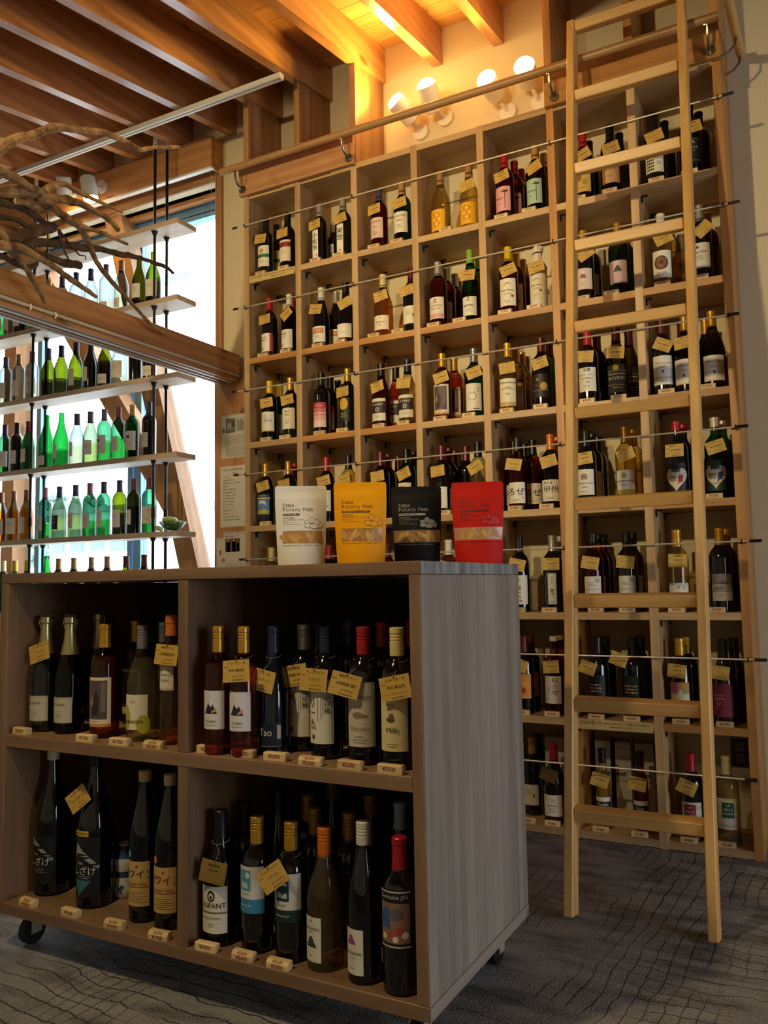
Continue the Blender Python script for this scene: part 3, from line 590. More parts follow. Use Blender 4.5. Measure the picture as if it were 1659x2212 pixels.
# name: (background, z0, z1, half width, items)
LAB = {
 'band_green': ('E6DDC4', .05, .155, .036, [('r', -.036, .045, .036, .062, '2E6A48'), ('p', [(0,.095),(.004,.082),(.015,.082),(.006,.075),(.01,.064),(0,.071),(-.01,.064),(-.006,.075),(-.015,.082),(-.004,.082)], 'B08A3A')]+small_lines(0, .03, 3)),
 'band_red': ('E6DDC4', .05, .155, .036, [('r', -.036, .07, .036, .095, '8E2230')]+small_lines(0, .05, 3)),
 'kanji_a': ('E8E2D2', .03, .165, .016, vtext('小佐市', .028, 0, .12, K)+[('r', .006, .008, .012, .016, 'B03A2A')]),
 'kanji_b': ('E8E2D2', .03, .165, .016, vtext('東雲', .03, 0, .115, K)+[('r', -.006, .008, .006, .012, K)]),
 'kanji_s': ('E4DCCA', .03, .12, .016, vtext('小佐', .026, 0, .08, K)),
 'solaris_p': ('DCBFB4', .055, .15, .036, [('t', 'SOLARIS', .013, 0, .075, '8A6A62'), ('t', 'Merlot', .008, .005, .05, K)]+small_lines(0, .03, 4)),
 'solaris_w': ('DEDAC6', .055, .15, .036, [('t', 'SOLARIS', .013, 0, .075, '8A8672'), ('t', '古酒甲州', .007, .0, .055, K)]+small_lines(0, .035, 4)),
 'swirl': ('E8AE18', .02, .115, .036, [('e', -.012+.012*(i % 3), .03+.02*(i//3), .005, .005, 'F2D060' if i % 2 else 'C8780E') for i in range(9)]+[('e', -.018+.012*(i % 3), .02+.02*(i//3), .0035, .0035, 'C8780E') for i in range(12)]),
 'pink_vine': ('DDA0A0', .04, .145, .036, [('r', .012, .01, .0145, .085, '4A3030'), ('p', [(-.005,.082),(.02,.078),(.028,.086),(.01,.09)], '4A3030'), ('t', 'Ajiron', .012, -.012, .055, K)]+small_lines(-.012, .035, 2, .014)),
 'mint_vine': ('A8C6B4', .04, .145, .036, [('r', .012, .01, .0145, .085, '3A4A40'), ('p', [(-.005,.082),(.02,.078),(.028,.086),(.01,.09)], '3A4A40'), ('t', 'Delaware', .010, -.008, .055, K)]+small_lines(-.01, .035, 2, .014)),
 'yellow_art': ('CCA650', .04, .15, .036, [('e', -.01, .06, .012, .015, '8A6A24'), ('e', .012, .04, .01, .012, 'A88434')]+small_lines(.004, .018, 2)),
 'koshu_orange': ('D0A070', .05, .15, .036, [('t', '甲州', .024, -.004, .06, '3A2A1C')]+small_lines(0, .03, 2)),
 'leopard': ('D8D6BE', .05, .13, .036, [('e', -.024+.007*(i % 4), .012+.012*(i//4), .003, .004, '2A261E') for i in range(24)]+[('t', 'ASAYA', .011, .016, .055, K)]+small_lines(.017, .04, 3, .02)),
 'moon': ('1C1A1C', .05, .15, .036, [('e', .008, .083, .006, .006, 'C8C4BC'), ('e', .0105, .084, .005, .005, '1C1A1C'), ('t', 'ASAYA', .013, 0, .06, 'B8B0A4'), ('t', 'NOIR', .008, 0, .047, 'A8A094'), ('r', -.024, .01, .024, .0115, '8A8478'), ('r', -.024, .092, .024, .0935, '8A8478')]),
 'mba': ('E4E0D6', .03, .12, .036, [('r', .022, 0, .036, .09, 'A02A3A'), ('t', 'Muscat', .010, -.008, .07, K), ('t', 'Bailey A', .010, -.007, .058, K), ('t', '8°', .016, -.012, .014, K)]),
 'koshu8': ('E4E0D6', .03, .12, .036, [('t', 'Koshu', .012, -.006, .07, K), ('t', '8°', .016, -.012, .014, K)]+small_lines(-.004, .058, 2, .02)),
 'ony': ('E2DED6', .03, .105, .038, [('r', -.03, .042, .03, .066, 'C07A38'), ('t', 'TONY', .019, 0, .054, 'EDE6D8')]+small_lines(0, .03, 3, .03)),
 'white_low': ('E6E2DA', .03, .095, .038, small_lines(0, .03, 3, .03, '9A948A')),
 'peach': ('EADCC6', .035, .10, .038, [('e', 0, .055, .003, .004, '8A7A60'), ('t', 'Orange Gris', .009, 0, .035, '6A5A48')]+small_lines(0, .022, 2, .02)),
 'white_plain': ('E2DED2', .04, .12, .036, small_lines(-.004, .06, 5, .03)+[('r', .014, .03, .020, .045, '4A6A34')]),
 'blossom': ('E6DACC', .04, .135, .037, [('e', -.006+.006*(i % 2)+.004*(i//2), .072+.006*((i*2) % 3), .003, .003, '4A3A44') for i in range(5)]+[('t', 'Chateau Mercian', .0075, 0, .058, K), ('t', 'ももいろ', .010, 0, .044, '8A3A4A'), ('r', -.037, .004, .037, .022, 'D8A8A0')]),
 'blossom_w': ('E4E2D8', .03, .115, .034, [('e', -.008+.006*(i % 2)+.004*(i//2), .068+.006*((i*2) % 3), .003, .003, '4A3A44') for i in range(5)]+[('t', '笛吹甲州', .011, -.004, .044, K)]+small_lines(0, .028, 3, .03)),
 'winery': ('E6DECC', .04, .155, .036, [('t', 'Ikeda Winery', .0095, 0, .065, '4A4A46'), ('t', 'Vin Rose', .008, 0, .05, '8A7A6A'), ('e', .02, .04, .006, .006, '9A3A44'), ('p', [(-.02,.085),(.0,.1),(.022,.09),(.004,.092)], 'A89C86')]+small_lines(0, .022, 3, .03)),
 'fuji_pink': ('DCC4BC', .05, .135, .036, [mount(0, .055, .014, '7A5A58'), ('p', [(-.006,.072),(.006,.072),(.003,.06),(-.003,.063)], 'E8DCD8')]+small_lines(0, .022, 2, .02)),
 'fuji_green': ('D4BAC0', .05, .14, .036, [mount(0, .058, .016, '3A343E'), ('r', -.001, .02, .001, .045, '8A7A84'), ('r', -.012, .044, .012, .0455, '8A7A84')]+small_lines(0, .018, 2, .02)),
 'round_brown': ('E2DED2', .04, .145, .036, [('e', -.003, .058, .025, .028, '6A4432'), ('e', -.003, .058, .017, .019, '8A5A3E'), ('e', -.003, .06, .008, .009, '4A2E24'), ('t', 'Sola Rosso', .008, -.002, .02, K)]),
 'white_text': ('DAD6CC', .05, .145, .036, [('t', 'Quo Noir', .012, .0, .06, K), mount(-.008, .08, .008, '5A4A44')]+small_lines(0, .045, 4, .03)),
 'koshu_w': ('E6E4DA', .05, .145, .036, [('t', '甲州', .020, .006, .05, 'B8B4A8'), ('r', -.036, 0, .036, .004, 'C8A040')]+small_lines(-.008, .075, 3, .02)),
 'gold_print': ('E2DED2', .05, .15, .036, [('t', '勝沼', .012, 0, .082, 'C09A34'), ('t', '甲州', .012, 0, .066, 'C09A34')]+small_lines(0, .045, 5, .03)),
 'pink_grad': ('DDA8A4', .04, .155, .032, [('r', -.032, .09, .032, .115, 'C03A4A'), ('r', -.032, .07, .032, .09, 'C86A70'), ('r', -.032, .055, .032, .06, 'C8707A'), ('t', 'Adiron', .013, 0, .1, 'E8C8C4'), ('r', -.032, 0, .032, .03, 'E4CCC4')]),
 'oval_gold': ('1A1E1A', .05, .16, .030, [('e', 0, .082, .022, .028, 'D0A030'), ('t', 'Kerner', .010, 0, .085, 'F0E0A0'), ('t', 'Blanc', .010, 0, .07, 'F0E0A0')]+small_lines(0, .04, 5, .034, 'B8B09A')),
 'olifant': ('E0DACB', .035, .135, .037, [('r', -.037, .035, .037, .085, '26242C'), ('t', 'OLIFANT', .013, 0, .072, 'E0DACB'), ('e', 0, .05, .008, .010, 'D0CABB'), ('e', 0, .05, .004, .006, '26242C'), ('r', -.037, .033, .037, .035, 'C09A44'), ('r', -.037, .085, .037, .087, 'C09A44')]+small_lines(0, .024, 3, .03)),
 'painting': ('E4D8C0', .03, .16, .036, [('r', -.030, .02, .026, .122, '5A4A4E'), ('p', [(-.018,.03),(.002,.03),(.006,.075),(-.003,.095),(-.012,.08)], '2E2630'), ('p', [(-.022,.05),(-.012,.06),(-.014,.085),(-.022,.07)], 'A88A70'), ('r', .01, .04, .022, .118, '7A6A6A'), ('r', -.036, 0, .036, .008, 'C88A50')]+small_lines(-.006, .013, 1, .03, K)),
 'apple': ('E4E2DA', .03, .145, .036, [('e', -.004, .06, .019, .017, '9A968E'), ('e', -.004, .06, .016, .0145, 'E8E6E0'), ('p', [(0,.074),(.008,.082),(.005,.074)], '5A5A50'), ('r', .0, .006, .024, .009, K)]+[('r', .02, .092-.005*i, .023, .095-.005*i, K) for i in range(4)]),
 'chard': ('E6DEC2', .03, .145, .036, [('t', 'Chardonnay', .013, .002, .098, '6A6250'), ('p', [(-.03,.07),(-.01,.078),(.0,.086),(.012,.078),(.03,.072),(.03,.069),(-.03,.067)], 'B8AE90'), ('t', '2020', .009, 0, .05, '8A8270'), ('r', -.036, 0, .036, .018, 'C8A878')]),
 'nightgold': ('22201E', .05, .145, .036, [('e', .016, .045, .014, .016, 'C09A50'), ('r', -.036, .028, .036, .0295, 'A8A09A'), ('e', -.014, .05, .003, .003, 'C04A3A'), ('t', '夜', .012, -.008, .072, 'B8B0A4')]),
 'merlot': ('E2DED4', .05, .145, .036, [('t', '玉諸', .014, .0, .085, K), ('t', 'マスカット・ベーリーA', .0085, .0, .065, K), ('t', 'Muscat Bailey A', .0075, .0, .052, K), ('t', '2020', .007, .004, .037, K)]+small_lines(0, .022, 2, .03)),
 'katsunuma': ('1E1C1A', .03, .14, .037, [('e', -.004, .098, .011, .011, 'C8A440'), ('t', 'Katsunuma', .014, 0, .074, 'D8C890'), ('t', 'KOSHU', .018, 0, .056, 'E2D6A8'), ('r', -.037, .085, .037, .0868, 'B89A4A'), ('r', -.037, .03, .037, .0318, 'B89A4A'), ('t', 'Reserve', .009, 0, .020, 'C8B880')]),
 'chateau_g': ('DEDBD2', .04, .15, .038, [('t', 'Château Jun', .012, .0, .082, 'B89A50'), ('r', -.038, .025, .038, .029, 'C8A040'), ('t', '2019', .010, 0, .012, '7A7468'), ('p', [(-.004,.045),(.004,.045),(.004,.055),(-.004,.055)], '5A5650')]+small_lines(0, .07, 2, .03)),
 'chateau': ('DEDBD2', .03, .125, .038, [('t', 'Château Jun', .012, .0, .072, 'B89A50'), ('r', -.038, 0, .038, .003, 'C8A040'), ('p', [(-.004,.028),(.004,.028),(.004,.038),(-.004,.038)], '5A5650')]+small_lines(0, .055, 2, .03)),
 'blue_scene': ('2E3A48', .05, .15, .036, [('r', -.032, .006, .032, .075, '5A86B8'), ('p', [(-.032,.006),(.032,.006),(.032,.022),(.01,.03),(-.01,.024),(-.032,.03)], 'B8B04A'), ('p', [(-.02,.05),(0,.056),(.02,.048),(.012,.07),(-.016,.072)], 'C8D4DC'), ('r', -.036, .078, .036, .084, 'E0DACB'), ('t', 'HORIZON', .009, 0, .092, 'D8D0BC')]),
 'white_draw': ('E2DED2', .05, .145, .034, [('p', [(-.012,.05),(.008,.07),(.012,.062),(-.006,.044)], '6A645A'), ('t', 'ヲン', .014, .008, .022, K)]),
 'cursive': ('E4E0D4', .03, .12, .037, vtext('かいの葡萄', .019, .006, .11, K)+small_lines(-.016, .05, 3, .02)),
 'hayashi': ('E4E0D4', .03, .12, .037, [('t', '生', .022, 0, .07, K), ('e', -.02, .07, .006, .005, '6A8A4A')]+small_lines(0, .03, 3, .03)),
 'roze': ('E6E0D4', .03, .115, .037, [('t', 'ろぜ', .034, 0, .045, K), ('e', .026, .02, .003, .003, '8A8478')]+small_lines(0, .014, 2, .04)),
 'koshu_b': ('E6E0D4', .03, .115, .037, [('t', '甲州', .030, .004, .045, K), ('t', 'かざま', .012, -.006, .072, K)]+small_lines(0, .014, 2, .04)),
 'blackqueen': ('E2DED4', .045, .145, .036, [('p', [(-.014,.06),(.010,.06),(.010,.075),(.004,.083),(-.006,.083),(-.014,.075)], '8A867E'), ('t', 'MARUMO BLACK QUEEN', .006, 0, .045, K), ('t', '2018', .008, 0, .03, K)]+small_lines(0, .014, 2, .03)),
 'koshu_leaf': ('E4E2DA', .04, .13, .036, [('p', [(-.012,.065),(0,.06),(.008,.066),(.004,.078),(-.004,.082)], '9AA24A'), ('t', 'MARUMO KOSHU', .0085, 0, .048, K), ('r', -.036, 0, .036, .016, 'B8A84A')]+small_lines(0, .035, 2, .03)),
 'heart_r': ('1C201C', .03, .14, .035, [('p', heart(0, .055, .042), 'DCD6C6'), ('p', [(.004,.03),(.022,.04),(.024,.068),(.010,.066)], 'B03238')]+[('e', -.02+.006*(i % 4), .045+.008*(i//4), .0022, .0026, '7A5A44' if i % 2 else '3A3230') for i in range(12)]+[('e', -.012+.007*i, .083, .005, .006, '4A4640') for i in range(4)]),
 'heart_b': ('1E3A26', .03, .14, .035, [('p', heart(0, .055, .042), 'DCD6C6'), ('p', [(.004,.03),(.022,.04),(.024,.068),(.010,.066)], '3A4A8A')]+[('e', -.02+.006*(i % 4), .045+.008*(i//4), .0022, .0026, '3A3A4A') for i in range(12)]+[('e', -.012+.007*i, .083, .005, .006, '4A4640') for i in range(4)]+[('t', 'Koshu', .009, .002, .026, '6A8A4A')]),
 'juni': ('E4E0D4', .03, .145, .034, vtext('十二原メルロ', .016, .0, .105, K)+small_lines(0, .014, 2, .03)),
 'narrow': ('DCDCD8', .03, .15, .016, vtext('シャルドネ', .006, .0, .11, K)+vtext('勝沼', .013, 0, .06, K)+small_lines(0, .012, 2, .02)),
 'mbroze': ('DEDACE', .05, .135, .033, [('e', .018, .07, .009, .009, 'B0AA9A'), ('t', 'マスカットベーリーA', .0075, 0, .035, K)]+small_lines(-.006, .06, 3, .03)+small_lines(0, .01, 1, .03)),
 'guri': ('E2DED0', .02, .105, .036, [('t', 'グリ', .016, .006, .068, K), ('r', -.034, .003, .034, .004, '8A8478'), ('r', -.034, .08, .034, .081, '8A8478')]+small_lines(-.014, .05, 4, .016)),
 'yamanashi': ('B8B2A4', .04, .135, .037, [('p', [(-.037,.05),(-.01,.06),(.0,.075),(.02,.066),(.037,.07),(.037,.03),(-.037,.03)], '8E8A80'), ('t', 'YAMANASHI', .008, -.004, .062, K), ('t', 'GRACE', .008, -.012, .044, K)]+small_lines(-.006, .02, 2, .03)),
 'sun': ('D88A24', .06, .155, .036, [('e', 0, .03, .014, .012, 'B03424')]+[('p', [(math.cos(a)*.018-.002, .034+math.sin(a)*.018), (math.cos(a)*.034, .034+math.sin(a)*.04), (math.cos(a)*.018+.002, .034+math.sin(a)*.018+.001)], 'F0C860') for a in [.3+.35*i for i in range(8)]]+[('r', -.036, .0, .036, .006, 'E8A838')]),
 'sakura': ('E0D8D0', .045, .15, .036, vtext('桜ろぜ', .022, .012, .10, '8A3A44')+small_lines(-.016, .06, 5, .02)+[('e', -.02, .016, .004, .004, 'B06A70')]),
 'ornate_p': ('12110F', .04, .16, .036, [('e', -.02+.012*(i % 4), .06+.012*(i//4), .006, .0035, ['8A6A84', 'A89A6A', '7A5A74'][i % 3]) for i in range(12)]+[('t', 'Monterin', .010, 0, .04, 'B8B09A'), ('e', .01, .018, .005, .008, '8A6A84'), ('e', .016, .028, .004, .007, 'A07A50')]),
 'ornate_g': ('101A14', .04, .16, .036, [('e', -.02+.012*(i % 4), .06+.012*(i//4), .006, .0035, ['B8924A', '5A8A5A', 'C8A45A'][i % 3]) for i in range(12)]+[('t', 'Monterin', .010, 0, .04, 'B8B09A'), ('e', .01, .018, .005, .008, 'C8A45A'), ('e', .016, .028, .004, .007, 'C08A40')]),
 'patch': ('D8C8A8', .03, .145, .036, [('r', -.036, .075, .0, .115, 'C87890'), ('r', .0, .09, .036, .115, 'D08A34'), ('r', .012, .075, .036, .09, '8AA04A'), ('r', -.036, 0, .036, .022, 'C88A7A'), ('r', -.036, .022, -.006, .04, 'D0A048')]+small_lines(0, .06, 3, .03)),
 'magenta': ('7A2440', .03, .145, .037, [('t', 'MUSCAT', .009, -.01, .075, 'D8B8B8'), ('t', 'BAILEY A', .009, -.01, .063, 'D8B8B8'), ('p', [(-.03,.0),(-.01,.03),(.0,.06),(.004,.05),(-.004,.02),(-.016,.0)], '5A1830')]+small_lines(-.01, .048, 2, .02, 'C89AA0')),
 'white_round': ('DEDACE', .03, .11, .038, [('e', 0, .06, .006, .006, '9A9486'), ('e', 0, .06, .004, .004, 'DEDACE'), ('t', 'Pinot Noir', .008, 0, .04, K)]+small_lines(0, .03, 4, .03)),
 'koshu_blk': ('DCD8CC', .03, .125, .034, [('r', -.034, .055, .034, .078, '1E1C1A'), ('t', 'Koshu', .015, 0, .067, 'E8E0D0'), ('t', '甲州', .009, 0, .046, K)]+small_lines(0, .03, 4, .03)),
 'rose_blk': ('DCD8CC', .03, .125, .034, [('r', -.034, .055, .034, .078, '1E1C1A'), ('t', 'Rose', .015, 0, .067, 'E8E0D0'), ('t', '2019', .008, 0, .046, K)]+small_lines(0, .03, 4, .03)),
 'belle_r': ('D6CEBA', .045, .135, .037, [('e', -.03+.012*(i % 6), .012+.03*(i//6), .005, .006, 'B8AE94') for i in range(18)]+[('r', -.022, .03, .016, .082, '8A1E2E'), ('t', 'LA', .011, -.003, .072, 'E8E0D0'), ('t', 'BELLE', .011, -.003, .058, 'E8E0D0'), ('t', 'VIGNE', .011, -.003, .044, 'E8E0D0')]),
 'belle_g': ('D6CEBA', .055, .16, .037, [('e', -.03+.012*(i % 6), .012+.03*(i//6), .005, .006, 'B8AE94') for i in range(18)]+[('r', -.016, .04, .022, .092, '1E5034'), ('t', 'LA', .011, .003, .082, 'E8E0D0'), ('t', 'BELLE', .011, .003, .068, 'E8E0D0'), ('t', 'VIGNE', .011, .003, .054, 'E8E0D0'), ('r', -.006, .098, .03, .104, 'C8B83A')]),
 # island
 'delaware': ('E4E0D4', .03, .12, .037, [('e', -.03, .03, .022, .034, 'B0B23A'), ('e', .026, .014, .018, .024, 'B0B23A'), ('t', 'Delaware', .016, -.006, .022, '2A2A22'), ('t', '2021', .006, .0, .072, K)]),
 'fizz': ('BFBCA8', .03, .10, .040, [('t', 'CIDRONNE', .009, -.004, .05, '7A7868'), ('t', 'Château Jun', .009, -.006, .036, 'EDEAE0'), ('r', -.04, .0, .04, .002, 'A89A60'), ('r', -.04, .066, .04, .068, 'A89A60')]+small_lines(0, .022, 2, .03, '8A887A')),
 'slimlab': ('DCD6C6', .13, .19, .022, [('t', 'Château Jun', .007, 0, .038, K), ('t', 'WINERY', .006, 0, .024, K), ('r', -.02, .003, .02, .004, '8A7A5A'), ('r', -.02, .056, .02, .057, '8A7A5A')]),
 'fuji_is': ('DCD8DA', .06, .15, .037, [mount(-.002, .05, .020, '2A2838'), ('p', [(-.008,.066),(.006,.066),(.003,.052),(-.005,.056)], 'E2DEE0'), ('p', [(.002,.036),(.018,.044),(.014,.050),(.002,.042)], 'C89A54'), ('t', '甲州 黄金色', .006, 0, .018, K)]+small_lines(0, .009, 1, .04)),
 'tao': ('0E1C34', .02, .075, .038, [('t', 'Tao', .024, -.006, .032, 'E0DCD4'), ('r', -.038, 0, .038, .001, 'B8B4A8'), ('r', .026, .018, .036, .05, 'C8C4B8')]),
 'yamanashi_k': ('E0DCD0', .035, .18, .034, vtext('甲州', .030, -.018, .138, K)+vtext('山梨県収穫', .014, .020, .140, K)+[('r', -.003, .132, -.002, .06, K), ('r', .029, .005, .030, .14, K), ('t', '2020', .0095, -.016, .055, K), ('e', -.016, .018, .004, .006, K)]+[('r', .004+.004*i, .055+.006*i, .005+.004*i, .135, '8A867C') for i in range(3)]+small_lines(-.01, .008, 1, .03)),
 'yamanashi_b': ('E0DCD0', .035, .18, .034, vtext('ベーリーA', .020, -.018, .142, K)+vtext('山梨県収穫', .014, .020, .140, K)+[('r', -.003, .132, -.002, .05, K), ('r', .029, .005, .030, .14, K), ('t', '2020', .0095, -.016, .036, K), ('e', -.016, .015, .004, .006, K)]+[('r', .004+.004*i, .055+.006*i, .005+.004*i, .135, '8A867C') for i in range(3)]),
 'lumiere_h': ('C6BFAE', .04, .18, .035, [('t', 'Lumière', .017, -.002, .108, '5A5648'), ('t', '2017', .008, -.006, .086, K), ('e', -.006, .068, .012, .008, '8A7A5A'), ('e', .010, .066, .008, .004, '8A7A5A'), ('t', 'Histoire', .014, -.002, .04, '8A8270'), ('t', 'LUMIERE', .005, -.004, .022, K)]+small_lines(0, .014, 2, .04)),
 'lumiere_m': ('D8CC9C', .04, .18, .034, [('t', 'Lumière', .018, -.004, .115, '8A3A54'), ('t', 'Prestige', .0065, -.004, .098, K), ('t', 'Class', .0065, -.004, .089, K), ('e', -.004, .066, .010, .006, '5A5240'), ('e', -.002, .074, .006, .006, '6A624E'), ('t', 'Mills', .016, 0, .044, '4A4234')]+small_lines(0, .014, 2, .03)),
 'oli_is': ('DCD8CA', .03, .135, .037, [('e', -.002, .083, .010, .013, '2A2824'), ('e', -.002, .082, .006, .008, 'DCD8CA'), ('e', -.002, .080, .003, .005, '2A2824'), ('t', 'OLIFANT', .0165, 0, .062, K), ('r', -.037, .044, .037, .048, '7A6A3A'), ('t', 'CHARDONNAY', .007, -.002, .034, '5A4A3A')]+small_lines(0, .02, 2, .02)),
 'blue_is': ('D8D8D6', .09, .195, .036, [('r', -.036, 0, .036, .032, '3A8AB8'), ('r', -.028, .05, .004, .096, '4AA0CC'), ('e', -.004, .085, .006, .007, 'D8E4EA'), ('p', [(-.024,.056),(-.002,.056),(-.004,.068),(-.02,.07)], 'B8D8E8'), ('t', 'Château Jun', .007, -.01, .018, 'E0E6EA')]+small_lines(-.01, .042, 1, .03)),
 'green_is': ('D0D0CC', .09, .195, .036, [('r', -.036, 0, .036, .026, '10302C'), ('r', -.026, .045, .008, .09, '1A3A38'), ('e', -.014, .08, .005, .003, 'C8D0CC'), ('e', -.002, .082, .006, .003, 'C8D0CC'), ('p', [(-.022,.052),(.004,.052),(.002,.064),(-.006,.06),(-.018,.066)], 'B8C4C0'), ('t', 'Château Jun', .007, -.008, .014, 'C8D0CC'), ('t', 'MUAT', .007, -.008, .036, K)]),
 'feli_g': ('DAD8CC', .02, .115, .026, [mount(0, .042, .016, '2E4A30'), ('t', 'Felicissimo', .0115, -.002, .072, '3A362E'), ('e', 0, .086, .003, .003, '8A8478')]+small_lines(0, .012, 1, .012)+small_lines(0, .062, 1, .02)),
 'feli_p': ('DAD8CC', .02, .115, .026, [mount(-.004, .072, .014, '9A4A94'), ('t', 'Felicissimo', .0115, -.002, .046, '3A362E')]+small_lines(0, .034, 1, .02)+small_lines(0, .012, 1, .012)),
 'jin': ('161618', .09, .205, .036, [('t', 'Domaine JIN', .0115, 0, .102, 'C8C4BC'), ('r', -.034, .012, .034, .09, '8E6A5A'), ('p', [(-.03,.04),(-.008,.036),(-.006,.075),(-.016,.085),(-.03,.072)], '3A5AA0'), ('e', .008, .068, .013, .013, '5A5A5E'), ('e', .012, .036, .008, .008, 'A83A34'), ('e', -.004, .03, .007, .007, 'B0483C'), ('e', .024, .028, .007, .007, 'D8D0C0'), ('e', -.022, .024, .006, .006, 'D8D0C0'), ('e', .004, .020, .006, .006, 'E0D8C8'), ('r', -.036, .004, .036, .007, 'C8C4BC'), ('r', -.036, .110, .036, .113, 'C8C4BC')]),
 'masa': ('0E0F12', .05, .175, .045, [('p', [(-.045,.085),(-.03,.125),(.044,.062),(.040,.052),(.0,.085),(-.03,.102)], '8E9298'), ('t', 'しざけ', .026, -.004, .050, 'D0D2D4'), ('t', '甲州', .010, -.014, .072, 'B0B2B6')]+small_lines(0, .03, 3, .05, '8A8C90')),
 'masa_t': ('0E0F12', .035, .20, .045, [('p', [(-.045,.10),(-.03,.15),(.044,.085),(.040,.075),(.0,.105),(-.03,.12)], '9EA2A6'), ('t', 'しざけ', .026, -.004, .070, 'D8DADC'), ('t', '純米', .010, -.014, .092, 'B8BABE'), ('p', [(-.04,.045),(.022,.045),(-.022,.0)], '2A7080'), ('r', -.042, .168, .012, .184, 'C8A81C'), ('t', '勝沼町甲州種100%', .0062, -.015, .176, '1A1A14')]+small_lines(0, .055, 2, .05, 'A8AAAE')),
 'fuki_g': ('C8A468', .045, .165, .039, [('t', '吹ワイン', .026, .0, .085, '1E4038'), ('t', 'Sasafuki Wine', .011, 0, .060, '5A4A30'), ('r', -.037, .050, .037, .052, '1E4038'), ('p', [(.002,.11),(.006,.108),(.004,.102),(-.002,.104)], '1E4038'), ('e', -.026, .138, .008, .010, '5AA8C8')]+small_lines(0, .036, 6, .06, '7A6440', .005)),
 'fuki_r': ('C8A468', .045, .165, .039, [('t', '吹ワイン', .026, .0, .085, '8A2A24'), ('t', 'Sasafuki Wine', .011, 0, .060, '5A4A30'), ('r', -.037, .050, .037, .052, '8A2A24'), ('p', [(.002,.11),(.006,.108),(.004,.102),(-.002,.104)], '8A2A24'), ('e', -.026, .138, .008, .010, 'D87A44')]+small_lines(0, .036, 6, .06, '7A6440', .005)),
 # window
 'w_white': ('EDEAE0', .05, .13, .026, small_lines(-.002, .06, 6, .03, '8A867C')),
 'w_grape': ('EDE9D8', .045, .15, .034, [('e', -.014+.006*(i % 3), .07+.008*(i//3), .0045, .0045, '3A3A40') for i in range(6)]+small_lines(0, .04, 3, .03, '8A867C')),
 'w_black': ('26262C', .05, .13, .034, [('t', 'KOSHU', .016, -.006, .04, 'C8C4B8'), ('e', -.012, .066, .008, .008, 'B8B4A8'), ('r', -.004, .06, .03, .062, 'B8B4A8')]),
 'w_cream': ('F0EADC', .04, .135, .036, small_lines(-.004, .07, 5, .04, 'A8A294')),
 'w_low': ('EAE6DA', .02, .075, .028, small_lines(0, .035, 4, .03, '7A766C')),
 'w_char': ('EEEADC', .05, .14, .028, [('t', 'ハヤシ', .012, 0, .07, '4A463E'), ('e', -.01, .045, .006, .004, 'A87A54')]+small_lines(0, .03, 3, .03, '8A867C')),
}
# ---- yellow neck tags
TAGY = plain('tag_card', rgb(200, 163, 78), .55, 0, .06, 25)
TAGF = plain('gold_foil_card', rgb(214, 176, 96), .22, .9, .12, 60)
TAGB = plain('tag_card_back', rgb(96, 74, 48), .7, 0, .06, 25)
TAGI = plain('tag_ink', rgb(60, 44, 24), .6)
TXT = [('甲州ワイン', '山梨県勝沼町', '白 やや辛口'), ('ドメーヌ・久', '甲州 黄金色', 'オレンジワイン'), ('ルミエール', 'プレステージ', '赤ワイン'), ('飯田醸造', '巨峰の雫', 'ロゼ 甘口'), ('マンズワイン', 'ソラリス', '赤 フルボディ')]
_TG = {}
def tag_mesh(v, foil=False):
    if (v, foil) not in _TG:
        w, h = .037, .027; mb = MB().box(-w, w, -.0004, .0004, -h*2, 0)
        mf = lambda x, z: (x, -.0009, z)
        a, b, c = TXT[v % len(TXT)]
        if not foil:
            put_text(mb, a, .0085, mf, .002, -.009, 1); put_text(mb, b, .0085, mf, .002, -.026, 1); put_text(mb, c, .0055, mf, .008, -.040, 1)
            put_text(mb, '商品名', .0038, mf, -.028, -.017, 1); put_text(mb, '品種 %s' % '山梨県産甲州', .0042, mf, .006, -.049, 1); put_text(mb, 'タイプ', .0038, mf, -.028, -.040, 1)
        else:
            put_text(mb, a, .008, mf, 0, -.012, 1); put_text(mb, b, .007, mf, 0, -.024, 1)
        # dark eyelet
        n = 10; mb.add([(.0022*math.cos(6.2832*k/n), -.001, -.0035+.0022*math.sin(6.2832*k/n)) for k in range(n)], [tuple(range(n))], 1)
        _TG[(v, foil)] = mb.data('neck_tag', [TAGF if foil else TAGY, TAGI])
    return _TG[(v, foil)]
STRING = plain('tag_string', rgb(150, 140, 118), .5)
_NB = [0]; WID = 1.09
def tag_fit(want, ang, k, x, left, right):
    a = math.radians(ang); xs = [u*math.cos(a)+v*math.sin(a) for u in (-.037, .037) for v in (0, -.054)]
    lo, hi = (left+.004-x)/k-min(xs), (right-.004-x)/k-max(xs)
    return min(max(want, lo), hi)
ROWN = ['top', 'second', 'third', 'fourth', 'fifth', 'sixth', 'bottom']; COLN = ['first', 'second', 'third', 'fourth', 'fifth', 'sixth', 'seventh']
